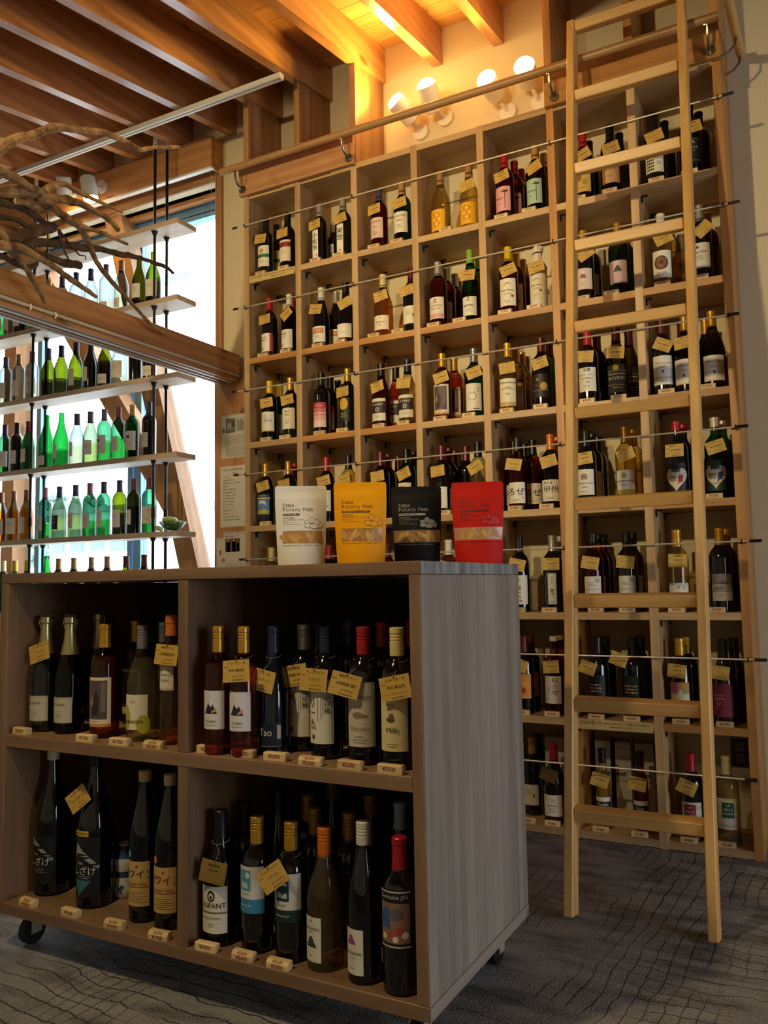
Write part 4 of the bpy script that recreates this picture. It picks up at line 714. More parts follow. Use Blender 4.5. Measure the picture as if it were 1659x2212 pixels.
def bottle(x, y, z, pk, gk, cap, lab, label, group, rz=0.0, tagang=None, tagz=None, n=20, fill=.72, caplen=None, screw=False, sc=1.0, string=False, foil=False, tagside=0.0, wid=1.09, tagw=1.03):
    name = {'champ': 'sparkling_wine_bottle', 'big': 'large_bottle', 'bigwine': 'large_bottle'}.get(pk, 'wine_bottle')
    b = empty(name, (x, y, z+.0005), rz); ww = 1.0 if pk.startswith('big') else wid; b.scale = (sc*ww, sc*ww, sc)
    tag(b, label, 'bottle', group)
    h, R, prof, _ = PROF[pk]
    place('glass_body', body_mesh(pk, gk, n, fill), b)
    if cap: place('capsule', cap_mesh(pk, cap, caplen or (.062 if pk != 'small' else .05), n, screw), b)
    if lab:
        for i, lk in enumerate([lab] if isinstance(lab, str) else lab):
            bgc, z0, z1, half, items = LAB[lk]; place('label', label_mesh(lk, pk, bgc, z0, z1, half, items), b)
    if tagang is not None:
        _NB[0] += 1
        tz = tagz if tagz else h*.70
        rr = rad_at(prof, tz-.03)
        o = place('neck_tag', tag_mesh(_NB[0] % 5, foil), b, (tagside, -(max(rr, rad_at(prof, max(tz-.054, .01)))+.0035), tz), (math.radians(-7), math.radians(tagang), 0))
        o.scale = (tagw/(sc*ww), 1, tagw/sc)
        o['label'] = 'shiny gold foil tag' if foil else 'yellow printed card hung on the neck'
        if string:
            rn = rad_at(prof, min(tz+.035, h-.07))+.002; zt = min(tz+.035, h-.07)
            pts = [(rn*math.cos(a), rn*math.sin(a), zt+.004*math.sin(a)) for a in [math.pi*(1.5+2*k/16) for k in range(17)]]
            pts += [(rn*.3+tagside*.5, -(rn+.006), zt-.016), (tagside, -(rr+.005), tz-.002)]
            MB().tube(pts, .0006, 5).build('tag_string', STRING, b, True)
    return b
# ---- wooden price blocks
BLOCKW = wood('maple_block', rgb(226, 200, 150), rgb(205, 172, 118), 'x', .5, 1.6, False)
RED = plain('price_ink', rgb(126, 40, 26), .6)
_PB = {}
def price_block(x, y, z, price, label, group, rz=0.0, double=False):
    key = (price, double)
    if key not in _PB:
        w, d, h = .0315, .0105, .020
        mb = MB(); c = .0022
        pr = [(-d, 0), (d, 0), (d, h), (-d+.0075, h), (-d, h-.0085)] if double else [(-d, 0), (d, 0), (d, h-c), (d-c, h), (-d+c, h), (-d, h-c)]
        m = len(pr); mb.add([(-w, a, b) for a, b in pr]+[(w, a, b) for a, b in pr], [tuple(reversed(range(m)))]+[tuple(range(m, 2*m))]+[(i, (i+1) % m, m+(i+1) % m, m+i) for i in range(m)])
        mb.f[0], mb.f[1] = tuple(range(m)), tuple(reversed(range(m, 2*m)))
        mb.f[2:2+m] = [(m+i, m+(i+1) % m, (i+1) % m, i) for i in range(m)]
        put_text(mb, price, .0135, lambda a, b: (a, -d-.0004, b), 0, .0105 if not double else .0060, 1, bold=.012)
        if double:
            L = math.hypot(.0075, .0085); ux, uz = .0075/L, .0085/L
            put_text(mb, price, .0115, lambda a, b: (a, -d+ux*b-.0003*uz, h-.0085+uz*b+.0003*ux), 0, L*.5, 1, bold=.012)
        _PB[key] = mb.data('price_block', [BLOCKW, RED])
    o = place('price_block', _PB[key], None, (x, y, z+.0005), (0, 0, rz)); tag(o, label, 'price tag', group); return o

LWORD = {'band_green': 'green-banded', 'band_red': 'red-banded', 'kanji_a': 'narrow white brush-script', 'kanji_b': 'narrow white kanji', 'kanji_s': 'narrow white', 'solaris_p': 'pink', 'solaris_w': 'white', 'swirl': 'yellow swirl', 'pink_vine': 'pink vine',
 'mint_vine': 'mint vine', 'yellow_art': 'mustard', 'koshu_orange': 'tan', 'leopard': 'leopard-spot', 'moon': 'moon', 'mba': 'red-edged', 'koshu8': 'white Koshu', 'ony': 'orange-striped', 'white_low': 'low white', 'peach': 'peach', 'white_plain': 'white',
 'blossom': 'pink-hemmed', 'blossom_w': 'white blossom', 'winery': 'cream Winery', 'fuji_pink': 'pink mountain', 'fuji_green': 'lilac mountain', 'round_brown': 'brown-disc', 'white_text': 'white', 'koshu_w': 'white', 'gold_print': 'gold-print', 'pink_grad': 'pink-striped',
 'oval_gold': 'gold oval', 'olifant': 'black-and-white', 'painting': 'painting', 'apple': 'apple', 'chard': 'cream Chardonnay', 'nightgold': 'black gold-disc', 'merlot': 'white', 'katsunuma': 'black-gold', 'chateau_g': 'white-gold', 'chateau': 'white-gold', 'blue_scene': 'blue landscape',
 'white_draw': 'white drawing', 'cursive': 'brush-script', 'hayashi': 'white', 'roze': 'brush-script', 'koshu_b': 'brush-script', 'blackqueen': 'white', 'koshu_leaf': 'leaf', 'heart_r': 'red heart', 'heart_b': 'blue heart', 'juni': 'vertical brush-script', 'narrow': 'narrow white', 'mbroze': 'white',
 'guri': 'white', 'yamanashi': 'grey', 'sun': 'orange sun', 'sakura': 'red-script', 'ornate_p': 'purple floral', 'ornate_g': 'gold floral', 'patch': 'patchwork', 'magenta': 'magenta', 'white_round': 'white', 'koshu_blk': 'Koshu', 'rose_blk': 'Rose', 'belle_r': 'red square', 'belle_g': 'green square'}
YD = (.077, .167, .2585)
# (row, col): bottles (column px, depth, profile, glass, cap, label, tag tilt or None, options), blocks (px, price)
CELLS = {
 (1, 1): ([(575, 0, 'bord', 'dark', 'black', 'band_green', 4, {}), (598, 1, 'bord', 'dark', 'black', 'band_green', None, {}), (622, 0, 'bord', 'black', 'black', 'band_red', -3, {})], [(564, '¥1500'), (613, '¥2200')]),
 (1, 2): ([(691, 0, 'bord', 'black', 'silver', 'kanji_a', -8, {}), (721, 1, 'small', 'black', 'silver', 'kanji_s', None, {}), (742, 0, 'bord', 'dark', 'silver', 'kanji_b', -12, {})], [(682, '¥2000'), (732, '¥2000')]),
 (1, 3): ([(820, 0, 'bord', 'redrose', 'purple', 'solaris_p', -4, {}), (870, 0, 'bord', 'green', 'tan', 'solaris_w', -10, {})], [(808, '¥4400'), (858, '¥3300')]),
 (1, 4): ([(953, 0, 'burg', 'yellow', 'cork', 'swirl', None, {}), (1015, 0, 'burg', 'yellow', 'cork', 'swirl', -14, {})], [(963, '¥2200')]),
 (1, 5): ([(1092, 0, 'bord', 'redrose', 'red', 'pink_vine', -12, {}), (1114, 1, 'bord', 'redrose', 'red', 'pink_vine', None, {}), (1129, 2, 'bord', 'redrose', 'red', None, None, {}), (1159, 0, 'bord', 'olive', 'tan', 'mint_vine', -22, {}), (1178, 1, 'bord', 'olive', 'tan', 'mint_vine', None, {})], [(1083, '¥1600'), (1143, '¥2200')]),
 (1, 6): ([(1262, 0, 'bord', 'black', 'red', 'yellow_art', -20, {}), (1276, 1, 'bord', 'black', 'maroon', None, None, {}), (1321, 0, 'bord', 'olive', 'black', 'koshu_orange', -12, {}), (1342, 1, 'bord', 'olive', 'black', None, None, {})], [(1250, '¥1800'), (1317, '¥2200')]),
 (1, 7): ([(1416, 0, 'bord', 'dark', 'black', 'leopard', -14, {}), (1440, 1, 'bord', 'dark', 'black', None, None, {}), (1493, 0, 'bord', 'black', 'black', 'moon', -10, {}), (1514, 1, 'bord', 'black', 'black', None, None, {})], [(1418, '¥2800'), (1490, '¥2200')]),
 (2, 1): ([(583, 0, 'bord', 'dark', 'red', 'mba', -5, {}), (626, 0, 'bord', 'olive', 'white', 'koshu8', -38, {}), (634, 1, 'bord', 'dark', 'red', None, None, {})], [(569, '¥1800'), (618, '¥1800')]),
 (2, 2): ([(695, 0, 'burg', 'black', 'white', 'ony', 8, {}), (723, 1, 'burg', 'black', 'silver', 'ony', None, {}), (748, 0, 'burg', 'black', 'black', 'white_low', -25, {})], [(687, '¥1600'), (735, '¥1600')]),
 (2, 3): ([(829, 0, 'burg', 'orange', 'cream', 'peach', -14, {}), (890, 0, 'bord', 'dark', 'maroon', 'white_plain', -12, {})], [(808, '¥1800'), (860, '¥2000')]),
 (2, 4): ([(948, 0, 'bord', 'redrose', 'silver', 'blossom', None, {}), (967, 1, 'bord', 'redrose', 'silver', 'blossom', None, {}), (985, 2, 'bord', 'redrose', 'silver', None, None, {}), (1018, 0, 'rhine', 'green', 'lime', 'blossom_w', 3, {'sc': .96}), (1036, 1, 'rhine', 'green', 'lime', None, None, {'sc': .96})], [(937, '¥2200'), (993, '¥2700')]),
 (2, 5): ([(1100, 0, 'bord', 'redrose', 'yellow', 'winery', -18, {}), (1117, 1, 'bord', 'redrose', 'yellow', 'winery', None, {}), (1132, 2, 'bord', 'redrose', 'gold', None, None, {})], [(1091, '¥1750'), (1154, '¥2200')]),
 (2, 6): ([(1263, 0, 'bord', 'dark', 'gold', 'fuji_pink', -30, {}), (1280, 1, 'bord', 'dark', 'gold', 'fuji_pink', None, {}), (1338, 0, 'bord', 'green', 'gold', 'fuji_green', None, {}), (1356, 1, 'bord', 'green', 'gold', None, None, {})], [(1258, '¥2700'), (1321, '¥2700')]),
 (2, 7): ([(1431, 0, 'bord', 'yellow', 'white', 'round_brown', -20, {}), (1452, 1, 'bord', 'yellow', 'white', None, None, {}), (1516, 0, 'bord', 'black', 'silver', 'white_text', -40, {}), (1533, 1, 'bord', 'black', 'tan', None, None, {})], [(1431, '¥2200'), (1513, '¥2700')]),
 (3, 1): ([(583, 0, 'bord', 'green', 'yellow', 'koshu_w', -8, {}), (604, 1, 'bord', 'green', 'yellow', 'koshu_w', None, {}), (628, 0, 'bord', 'dark', 'gold', 'gold_print', -10, {})], [(575, '¥1800'), (616, '¥1800')]),
 (3, 2): ([(695, 0, 'bord', 'black', 'black', 'pink_grad', None, {}), (715, 1, 'bord', 'black', 'black', 'pink_grad', None, {}), (731, 2, 'bord', 'black', 'black', None, None, {}), (752, 0, 'bord', 'dark', 'gold', 'oval_gold', -4, {})], [(691, '¥1700'), (740, '¥2200')]),
 (3, 3): ([(825, 0, 'burg', 'redrose', 'black', 'olifant', -14, {}), (846, 1, 'burg', 'rose', 'black', 'olifant', None, {}), (882, 0, 'burg', 'yellow', 'navy', 'olifant', 4, {})], [(819, '¥2700'), (872, '¥2200')]),
 (3, 4): ([(957, 0, 'bord', 'rose', 'gold', 'painting', -15, {}), (983, 1, 'bord', 'rose', 'gold', 'painting', None, {}), (1026, 0, 'bord', 'green', 'grey', 'apple', -18, {})], [(951, '¥2600'), (1013, '¥2300')]),
 (3, 5): ([(1099, 0, 'bord', 'yellow', 'gold', 'chard', -6, {}), (1116, 1, 'bord', 'yellow', 'gold', 'chard', None, {}), (1130, 2, 'bord', 'yellow', 'gold', None, None, {}), (1172, 0, 'bord', 'black', 'maroon', 'nightgold', -14, {}), (1190, 1, 'bord', 'green', 'maroon', None, None, {})], [(1095, '¥2200'), (1168, '¥3300')]),
 (3, 6): ([(1272, 0, 'bord', 'black', 'red', 'merlot', 5, {}), (1293, 1, 'bord', 'black', 'maroon', None, None, {}), (1334, 0, 'burg', 'olive', 'maroon', 'katsunuma', 6, {}), (1362, 1, 'burg', 'olive', 'maroon', 'katsunuma', None, {})], [(1269, '¥3500'), (1337, '¥2200')]),
 (3, 7): ([(1433, 0, 'bord', 'dark', 'maroon', 'chateau_g', 25, {}), (1477, 1, 'bord', 'dark', 'maroon', None, None, {}), (1483, 0, 'burg', 'olive', 'gold', 'chateau', -6, {}), (1542, 0, 'burg', 'olive', 'gold', 'chateau', None, {}), (1535, 1, 'burg', 'olive', 'gold', None, None, {})], [(1440, '¥5500'), (1528, '¥2200')]),
 (4, 1): ([(573, 0, 'bord', 'dark', 'gold', 'blue_scene', -16, {}), (624, 0, 'bord', 'dark', 'gold', 'white_plain', -10, {}), (638, 1, 'bord', 'dark', 'red', None, None, {})], [(574, '¥3300')]),
 (4, 2): ([(706, 0, 'bord', 'black', 'red', 'white_draw', -14, {}), (754, 0, 'bord', 'yellow', 'black', 'white_plain', -16, {})], [(690, '¥2200')]),
 (4, 3): ([(824, 0, 'bord', 'black', 'maroon', 'white_plain', -8, {}), (840, 1, 'bord', 'black', 'maroon', None, None, {}), (862, 2, 'bord', 'black', 'maroon', None, None, {}), (880, 0, 'bord', 'green', 'black', 'gold_print', -22, {}), (896, 1, 'bord', 'green', 'black', None, None, {})], [(872, '¥1900')]),
 (4, 4): ([(956, 0, 'bord', 'black', 'maroon', 'cursive', -6, {}), (972, 1, 'bord', 'black', 'maroon', None, None, {}), (985, 2, 'bord', 'black', 'maroon', None, None, {}), (1004, 1, 'bord', 'black', 'maroon', 'hayashi', None, {}), (1035, 0, 'bord', 'clear', 'black', 'hayashi', -28, {})], [(960, '¥2000'), (1022, '¥2100')]),
 (4, 5): ([(1120, 0, 'bord', 'redrose', 'black', 'roze', 10, {'caplen': .055}), (1107, 1, 'bord', 'redrose', 'black', 'roze', None, {}), (1150, 1, 'bord', 'redrose', 'black', 'roze', None, {}), (1136, 2, 'bord', 'redrose', 'black', None, None, {}), (1192, 0, 'bord', 'olive', 'orange', 'koshu_b', -14, {}), (1206, 1, 'bord', 'olive', 'orange', None, None, {})], [(1113, '¥1800'), (1181, '¥1600')]),
 (4, 6): ([(1268, 0, 'bord', 'black', 'black', 'blackqueen', -6, {}), (1283, 1, 'bord', 'black', 'black', 'blackqueen', None, {}), (1295, 2, 'bord', 'black', 'black', None, None, {}), (1354, 0, 'bord', 'yellow', 'gold', 'koshu_leaf', -20, {}), (1372, 1, 'bord', 'yellow', 'gold', None, None, {})], [(1283, '¥2000'), (1345, '¥2100')]),
 (4, 7): ([(1465, 0, 'bord', 'dark', 'red', 'heart_r', 0, {'caplen': .035}), (1480, 1, 'bord', 'dark', 'red', None, None, {'caplen': .035}), (1549, 0, 'bord', 'green', 'white', 'heart_b', -15, {'caplen': .035}), (1566, 1, 'bord', 'green', 'silver', None, None, {'caplen': .035})], [(1468, '¥1200'), (1543, '¥1200')]),
 (5, 1): ([(587, 0, 'bord', 'clear', 'cream', None, None, {})], []),
 (5, 2): ([(702, 1, 'bord', 'black', 'maroon', None, None, {}), (712, 0, 'bord', 'black', 'red', None, -10, {}), (722, 2, 'bord', 'black', 'maroon', None, None, {})], []),
 (5, 3): ([(838, 0, 'bord', 'redrose', 'maroon', None, None, {})], []),
 (5, 4): ([(971, 0, 'bord', 'rose', 'white', None, 12, {})], []),
 (5, 5): ([(1124, 0, 'bord', 'black', 'black', 'juni', 14, {}), (1196, 0, 'bord', 'dark', 'silver', 'narrow', 0, {}), (1213, 1, 'bord', 'dark', 'silver', None, None, {})], [(1120, '¥2200'), (1187, '¥2200')]),
 (5, 6): ([(1283, 0, 'bord', 'redrose', 'black', 'mbroze', 10, {'caplen': .035}), (1297, 1, 'bord', 'redrose', 'black', 'mbroze', None, {'caplen': .035}), (1308, 2, 'bord', 'redrose', 'black', None, None, {'caplen': .035}), (1357, 0, 'bord', 'dark', 'black', 'mbroze', 6, {'caplen': .035}), (1371, 1, 'bord', 'dark', 'black', 'mbroze', None, {'caplen': .035})], [(1287, '¥2200'), (1355, '¥2200')]),
 (5, 7): ([(1466, 0, 'bord', 'yellow', 'gold', 'guri', 2, {'screw': True}), (1559, 0, 'bord', 'black', 'gold', 'yamanashi', None, {'screw': True}), (1573, 1, 'bord', 'black', 'gold', None, None, {'screw': True})], [(1462, '¥2000'), (1549, '¥2700')]),
 (6, 5): ([(1134, 0, 'bord', 'black', 'maroon', 'sun', 14, {}), (1149, 1, 'bord', 'black', 'maroon', 'sun', None, {}), (1200, 0, 'bord', 'redrose', 'white', 'sakura', -5, {'caplen': .018, 'fill': .66}), (1213, 1, 'bord', 'redrose', 'tan', None, None, {'caplen': .018, 'fill': .66})], [(1128, '¥2500'), (1193, '¥2100')]),
 (6, 6): ([(1294, 0, 'bord', 'black', 'black', 'ornate_p', 18, {'tagside': -.025}), (1312, 1, 'bord', 'black', 'black', None, None, {}), (1370, 0, 'bord', 'dark', 'black', 'ornate_g', 20, {'tagz': .245, 'tagside': -.03}), (1388, 1, 'bord', 'dark', 'black', 'ornate_g', None, {})], [(1288, '¥2000'), (1365, '¥2100')]),
 (6, 7): ([(1473, 0, 'bord', 'black', 'gold', 'patch', 6, {'screw': True}), (1488, 1, 'bord', 'black', 'gold', None, None, {'screw': True}), (1566, 0, 'burg', 'black', 'black', 'magenta', 6, {}), (1579, 1, 'burg', 'black', 'black', None, None, {})], [(1471, '¥2300'), (1566, '¥2300')]),
 (7, 5): ([(1152, 1, 'bord', 'black', 'gold', 'white_plain', None, {}), (1165, 2, 'bord', 'black', 'black', None, None, {}), (1199, 0, 'burg', 'black', 'red', 'white_round', 20, {'foil': True})], [(1140, '¥2400'), (1194, '¥2200')]),
 (7, 6): ([(1304, 0, 'slim', 'yellow', 'black', 'koshu_blk', 15, {'sc': .94, 'caplen': .055}), (1386, 0, 'slim', 'redrose', 'black', 'rose_blk', 8, {'sc': .94, 'caplen': .055})], [(1298, '¥1200'), (1382, '¥1100')]),
 (7, 7): ([(1497, 0, 'bord', 'black', 'red', 'belle_r', 22, {}), (1574, 0, 'bord', 'clear', 'cream', 'belle_g', None, {})], [(1489, '¥2800'), (1571, '¥2200')]),
}
CELLPOS = []
def block_label(price, side, r, c): return 'wooden block reading %s, %s, %s row, %s column of the wall shelf' % (price, side, ROWN[r-1], COLN[c-1])
for (r, c), (bots, blocks) in CELLS.items():
    z = RZ[r-1]; fronts = sorted([b[0] for b in bots if b[1] == 0])
    for (px, d, pk, gk, cap, lab, ta, opt) in sorted(bots, key=lambda q: q[1]):
        opt = dict(opt); opt['sc'] = opt.get('sc', 1.0)*1.11; opt['wid'] = 1.055; opt['tagw'] = .98; R = PROF[pk][1]*opt['sc']*1.055
        x = xpx(px, YD[d], z+.1)
        x = min(max(x, PXS[c-1]+TH+R+.002), PXS[c]-R-.002)
        for _ in range(30):
            hit = [q for q in CELLPOS if q[:2] == (r, c) and math.hypot(q[2]-x, q[3]-YD[d]) < q[4]+R+.001]
            if not hit: break
            x += .004 if x >= hit[0][2] else -.004
        if d and not (PXS[c-1]+TH+R < x < PXS[c]-R): continue
        x = min(max(x, PXS[c-1]+TH+R+.001), PXS[c]-R-.001)
        CELLPOS.append((r, c, x, YD[d], R))
        if d == 0:
            i = fronts.index(px); side = {1: 'in front', 2: ['left front', 'right front'][i] if len(fronts) == 2 else 'in front', 3: ['left front', 'middle front', 'right front'][i] if len(fronts) == 3 else 'in front'}[len(fronts)]
        else:
            near = min(range(len(fronts)), key=lambda i: abs(fronts[i]+14-px)) if fronts else 0
            side = ('one place back' if d == 1 else 'furthest back') + ({1107: ' far left', 1150: ' centre', 972: ' far left', 1004: ' centre'}.get(px, '') if r == 4 else '') + (['', [', left', ', right'][near] if len(fronts) == 2 else '', [', left', ', middle', ', right'][near] if len(fronts) == 3 else ''][len(fronts)-1] if fronts else '')
        lw = (' and %s label' % LWORD[lab]) if lab and d == 0 else ''
        if 'far left,' in side or 'centre,' in side: side = side.split(',')[0]
        lb = '%s wine bottle, %s cap%s, %s, %s row, %s column' % (GWORD[gk], cap, lw, side, ROWN[r-1], COLN[c-1])
        o = {k: v for k, v in opt.items()}
        if ta is not None: o['tagside'] = tag_fit(o.get('tagside', 0), ta, 1.055*o['sc'], x, PXS[c-1]+TH, PXS[c])
        bottle(x, YD[d], z, pk, gk, cap, lab, lb, 'bottles on the wall shelf', rz=math.radians(random.uniform(-6, 14)), tagang=ta, **o)
    for i, (px, pr) in enumerate(sorted(blocks)):
        x = xpx(px, .016, z+.01); x = min(max(x, PXS[c-1]+TH+.034), PXS[c]-.034)
        price_block(x, .0165, z, pr, block_label(pr, ['left', 'right'][i] if len(blocks) == 2 else 'alone', r, c), 'price blocks on the wall shelf')
# the bottle wrapped in white paper
wz = RZ[1]; wx = xpx(1164, .075, wz+.1); wb_ = empty('wrapped_bottle', (wx, .075, wz+.0005)); tag(wb_, 'wine bottle wrapped in white paper twisted at the top, second row, fifth column', 'bottle', 'bottles on the wall shelf')
PAPER = plain('white_wrapping_paper', rgb(222, 216, 204), .8, 0, .06, 40)
mb = MB(); n = 22; prof = [(0, 0), (0, .036), (.003, .039), (.19, .0395), (.205, .038), (.222, .030), (.238, .021), (.25, .017), (.262, .019), (.285, .026), (.298, .021), (.3, 0)]
rows = []
for i, (z, r_) in enumerate(prof):
    rows.append([(r_*(1+.10*(z > .2)*math.sin(5*a+z*60))*math.cos(a), r_*(1+.10*(z > .2)*math.sin(5*a+z*60))*math.sin(a), z+(.012*math.sin(3*a) if z > .28 else 0)) for a in [2*math.pi*k/n for k in range(n)]])
for i, rw in enumerate(rows): mb.v += rw
for i in range(len(rows)-1):
    for k in range(n): mb.f.append((i*n+k, i*n+(k+1) % n, (i+1)*n+(k+1) % n, (i+1)*n+k)); mb.m.append(0)
mb.build('paper_wrap', PAPER, wb_, True)
PROF['wrap'] = (.3, .0396, PROF['bord'][2], (.05, .15))
place('label', label_mesh('winery_wrap', 'wrap', 'DDD4B4', .05, .15, .036, LAB['winery'][4]), wb_)
place('neck_tag', tag_mesh(1), wb_, (.0, -.044, .222), (math.radians(-6), math.radians(-10), 0))

# sign strips on the shelf edges
def strip(c, r, lab):
    x0, x1 = PXS[c-1]+TH+.004, PXS[c]-.004; z1 = RZ[r-1]-.001; z0 = RZ[r-1]-.040
    mb = MB().box(x0, x1, -.0022, -.0008, z0, z1); mf = lambda x, z: (x, -.0028, z)
    put_text(mb, 'これはお酒です。', .015, mf, x0+.062, z1-.012, 1); put_text(mb, '20歳以上の年齢であることを確認できない場合には', .0082, mf, x0+.205, z1-.012, 1); put_text(mb, '酒類を販売いたしません。', .0082, mf, x0+.19, z1-.026, 1)
    tag(mb.build('shelf_sign', [plain('manila_card', rgb(196, 170, 112), .7), TAGI]), lab, 'sign', 'paper notices on shelf edges')
strip(1, 1, 'manila paper strip with small Japanese print under the leftmost top-row cell'); strip(6, 6, 'manila paper strip with small Japanese print behind the ladder near the floor')
# white gift boxes and the wall socket in the bottom row
BOXW = plain('white_carton', rgb(206, 200, 190), .7, 0, .03, 12)
for (px, w, c, lab) in ((1316, .085, 6, 'left of the three tall white wine cartons behind the Koshu bottle'), (1352, .085, 6, 'middle of the three tall white wine cartons in the bottom row'), (1400, .075, 6, 'right of the three tall white wine cartons behind the Rose bottle'), (1207, .085, 5, 'single tall white wine carton behind the red-capped bottle, bottom row')):
    x = xpx(px, .24, .2); x = min(max(x, PXS[c-1]+TH+w/2+.004), PXS[c]-w/2-.004)
    if px == 1352: x = PXS[5]+TH+.088+.085/2+.008
    mb = MB().box(x-w/2, x+w/2, .185, .27, RZ[6]+.0005, RZ[6]+.335); mf = lambda a, b, x=x: (x+a, .1845, RZ[6]+b)
    put_text(mb, 'FUJIKI WINERY', .0105, mf, 0, .175, 1)
    for k in range(6): span_shape(mb, ell(-.018+.007*k, .2+.004*(k % 2), .005, .008, 10), mf, 1, .01, 5)
    tag(mb.build('wine_carton', [BOXW, plain('carton_print', rgb(120, 112, 104), .6)]), lab, 'box', 'white cartons in the bottom row')
ow = empty('power_socket', (2.325, .309, .34)); tag(ow, 'dark double power socket on the wall in the bottom right cell', 'socket')
MB().box(-.036, .036, -.006, 0, -.058, .058).build('plate', plain('dark_plate', rgb(52, 44, 40), .5), ow)
for dz in (-.022, .022):
    s_ = MB().box(-.016, .016, -.009, -.006, dz-.018, dz+.018).build('socket', plain('grey_socket', rgb(120, 112, 104), .5), ow)
    MB().box(-.008, -.005, -.0096, -.0091, dz-.006, dz+.008).build('slot', RUBBER, s_); MB().box(.005, .008, -.0096, -.0091, dz-.006, dz+.008).build('slot', RUBBER, s_)

# ================================================================== bottles in the island
PLACED = []
def ib(px, py, z, pk, gk, cap, lab, label, ta=None, dy=0.0, sc=1.0, **kw):
    if not pk.startswith('big'): sc *= 1.09
    p = at(2, z, px, py); wd = kw.pop('wd', 1.0 if pk.startswith('big') else .92 if pk == 'champ' else 1.02)
    R = PROF[pk][1]*sc*wd
    y = p.y+R+dy; x = xpx(px, y, z+.08)
    xl, xr = (IX0+.033, 1.159) if x < 1.176 else (1.194, IX1-.033)
    x = min(max(x, xl+R+.002), xr-R-.002); y = min(max(y, IY0+R+.006), IY1-.02-R-.004)
    for _ in range(60):
        hit = [q for q in PLACED if q[3] == z and math.hypot(q[0]-x, q[1]-y) < q[2]+R+.002]
        if not hit: break
        q = hit[0]; y += .006
        if y > IY1-.02-R-.004: y = IY1-.02-R-.004; x += .006 if x >= q[0] else -.006
    PLACED.append((x, y, R, z))
    if ta is not None: kw['tagside'] = tag_fit(kw.get('tagside', 0), ta, 1.16, x, xl+.006, xr-.006)
    return bottle(x, y, z, pk, gk, cap, lab, label, 'bottles in the display island', rz=kw.pop('rz', math.radians(random.uniform(4, 16))), tagang=ta, n=28, sc=sc, wid=wd, string=ta is not None, **kw)
U, Lw = ZM1, ZB1
WRY = IY1-.095; WRX = xpx(482, WRY, Lw+.25); PLACED.append((WRX, WRY, .068, Lw))
def foil_top(b):
    MB().lathe([(.215, rad_at(PROF['champ'][2], .215)+.0006), (.215, rad_at(PROF['champ'][2], .215)+.0010)]+[(z, r+.0010) for z, r in PROF['champ'][2] if z > .216 and r > 0]+[(.3, .0165), (.303, .0195), (.318, .019), (.323, .013), (.324, 0)], 28).build('foil', plain('gold_foil', rgb(204, 190, 140), .3, .85, .1, 60), b, True)
    for k in range(6):
        a = k*math.pi/3; MB().tube([(.0172*math.cos(a), .0172*math.sin(a), .288), (.0215*math.cos(a), .0215*math.sin(a), .305), (.013*math.cos(a), .013*math.sin(a), .326)], .0009, 5).build('wire', STEEL, b, True)
for b in (ib(83, 1583, U, 'champ', 'dark', None, 'fizz', 'sparkling wine bottle with gold foil neck and yellow tag, far left of island', -16, tagside=-.02, tagz=.245),
          ib(150, 1589, U, 'champ', 'olive', None, 'fizz', 'sparkling wine bottle with gold foil neck, second from left, upper island shelf'),
          ib(211, 1568, U, 'champ', 'dark', None, None, 'sparkling wine bottle with silver-green foil neck behind the painting-label bottle', dy=.05)):
    foil_top(b)
ib(226, 1598, U, 'bord', 'rose', 'gold', 'painting', 'pink wine bottle with brown painting label, upper left of the island')
ib(293, 1580, U, 'bord', 'rose', 'gold', 'painting', 'pink wine bottle with gold cap behind the Delaware bottle on the island', dy=.08)
ib(308, 1605, U, 'burg', 'clear', 'grey', 'delaware', 'clear wine bottle labelled Delaware with green circles and grey cap on the island', screw=True)
ib(354, 1590, U, 'burg', 'dark', 'silver', None, 'dark bottle with silver screw cap behind the slim orange-capped bottle', dy=.07, screw=True)
ib(370, 1612, U, 'slim', 'orange', 'orange', 'slimlab', 'slim tall bottle with orange cap beside the island divider', 4, caplen=.05, tagz=.24, sc=1.05, tagside=.012)
ib(512, 1644, U, 'bord', 'rose', 'gold', 'fuji_is', 'orange wine bottle with blue mountain label and yellow tag on the island', -4, screw=True, tagz=.225, wd=.89)
ib(450, 1640, U, 'bord', 'rose', 'gold', 'fuji_is', 'orange wine bottle with blue mountain label next to the island divider', screw=True, wd=.89)
ib(449, 1590, U, 'slim', 'rose', 'orange', None, 'slim bottle with copper cap behind the mountain-label bottle by the divider', dy=.12, sc=1.08, caplen=.05)
ib(489, 1592, U, 'slim', 'rose', 'brown', None, 'slim bottle with copper cap, middle of the three tall copper-capped bottles', dy=.12, sc=1.08, caplen=.05)
ib(527, 1597, U, 'slim', 'rose', 'brown', None, 'slim bottle with copper cap, right of the three tall copper-capped bottles', dy=.12, sc=1.08, caplen=.05)
ib(561, 1602, U, 'bord', 'rose', 'gold', None, 'wine bottle with gold cap half hidden behind the navy bottle', dy=.10)
ib(574, 1640, U, 'burg', 'navy', 'navy', 'tao', 'navy blue wine bottle labelled Tao with tilted yellow tag', 12, tagside=-.01, tagz=.20, wd=.90)
ib(633, 1634, U, 'bord', 'black', 'silver', 'yamanashi_k', 'tall white label bottle with silver screw cap reading 甲州 on the island', -10, screw=True, tagz=.205, tagside=-.008)
ib(690, 1612, U, 'burg', 'black', 'black', None, 'black-capped dark bottle behind the navy-capped bottle on the island', dy=.08)
ib(706, 1643, U, 'bord', 'black', 'navy', 'yamanashi_b', 'tall white label bottle with navy screw cap reading ベーリーA', 3, screw=True, tagz=.205, tagside=-.008)
ib(724, 1618, U, 'bord', 'black', 'grey', None, 'grey screw cap bottle behind the navy-capped bottle, upper island shelf', dy=.09, screw=True)
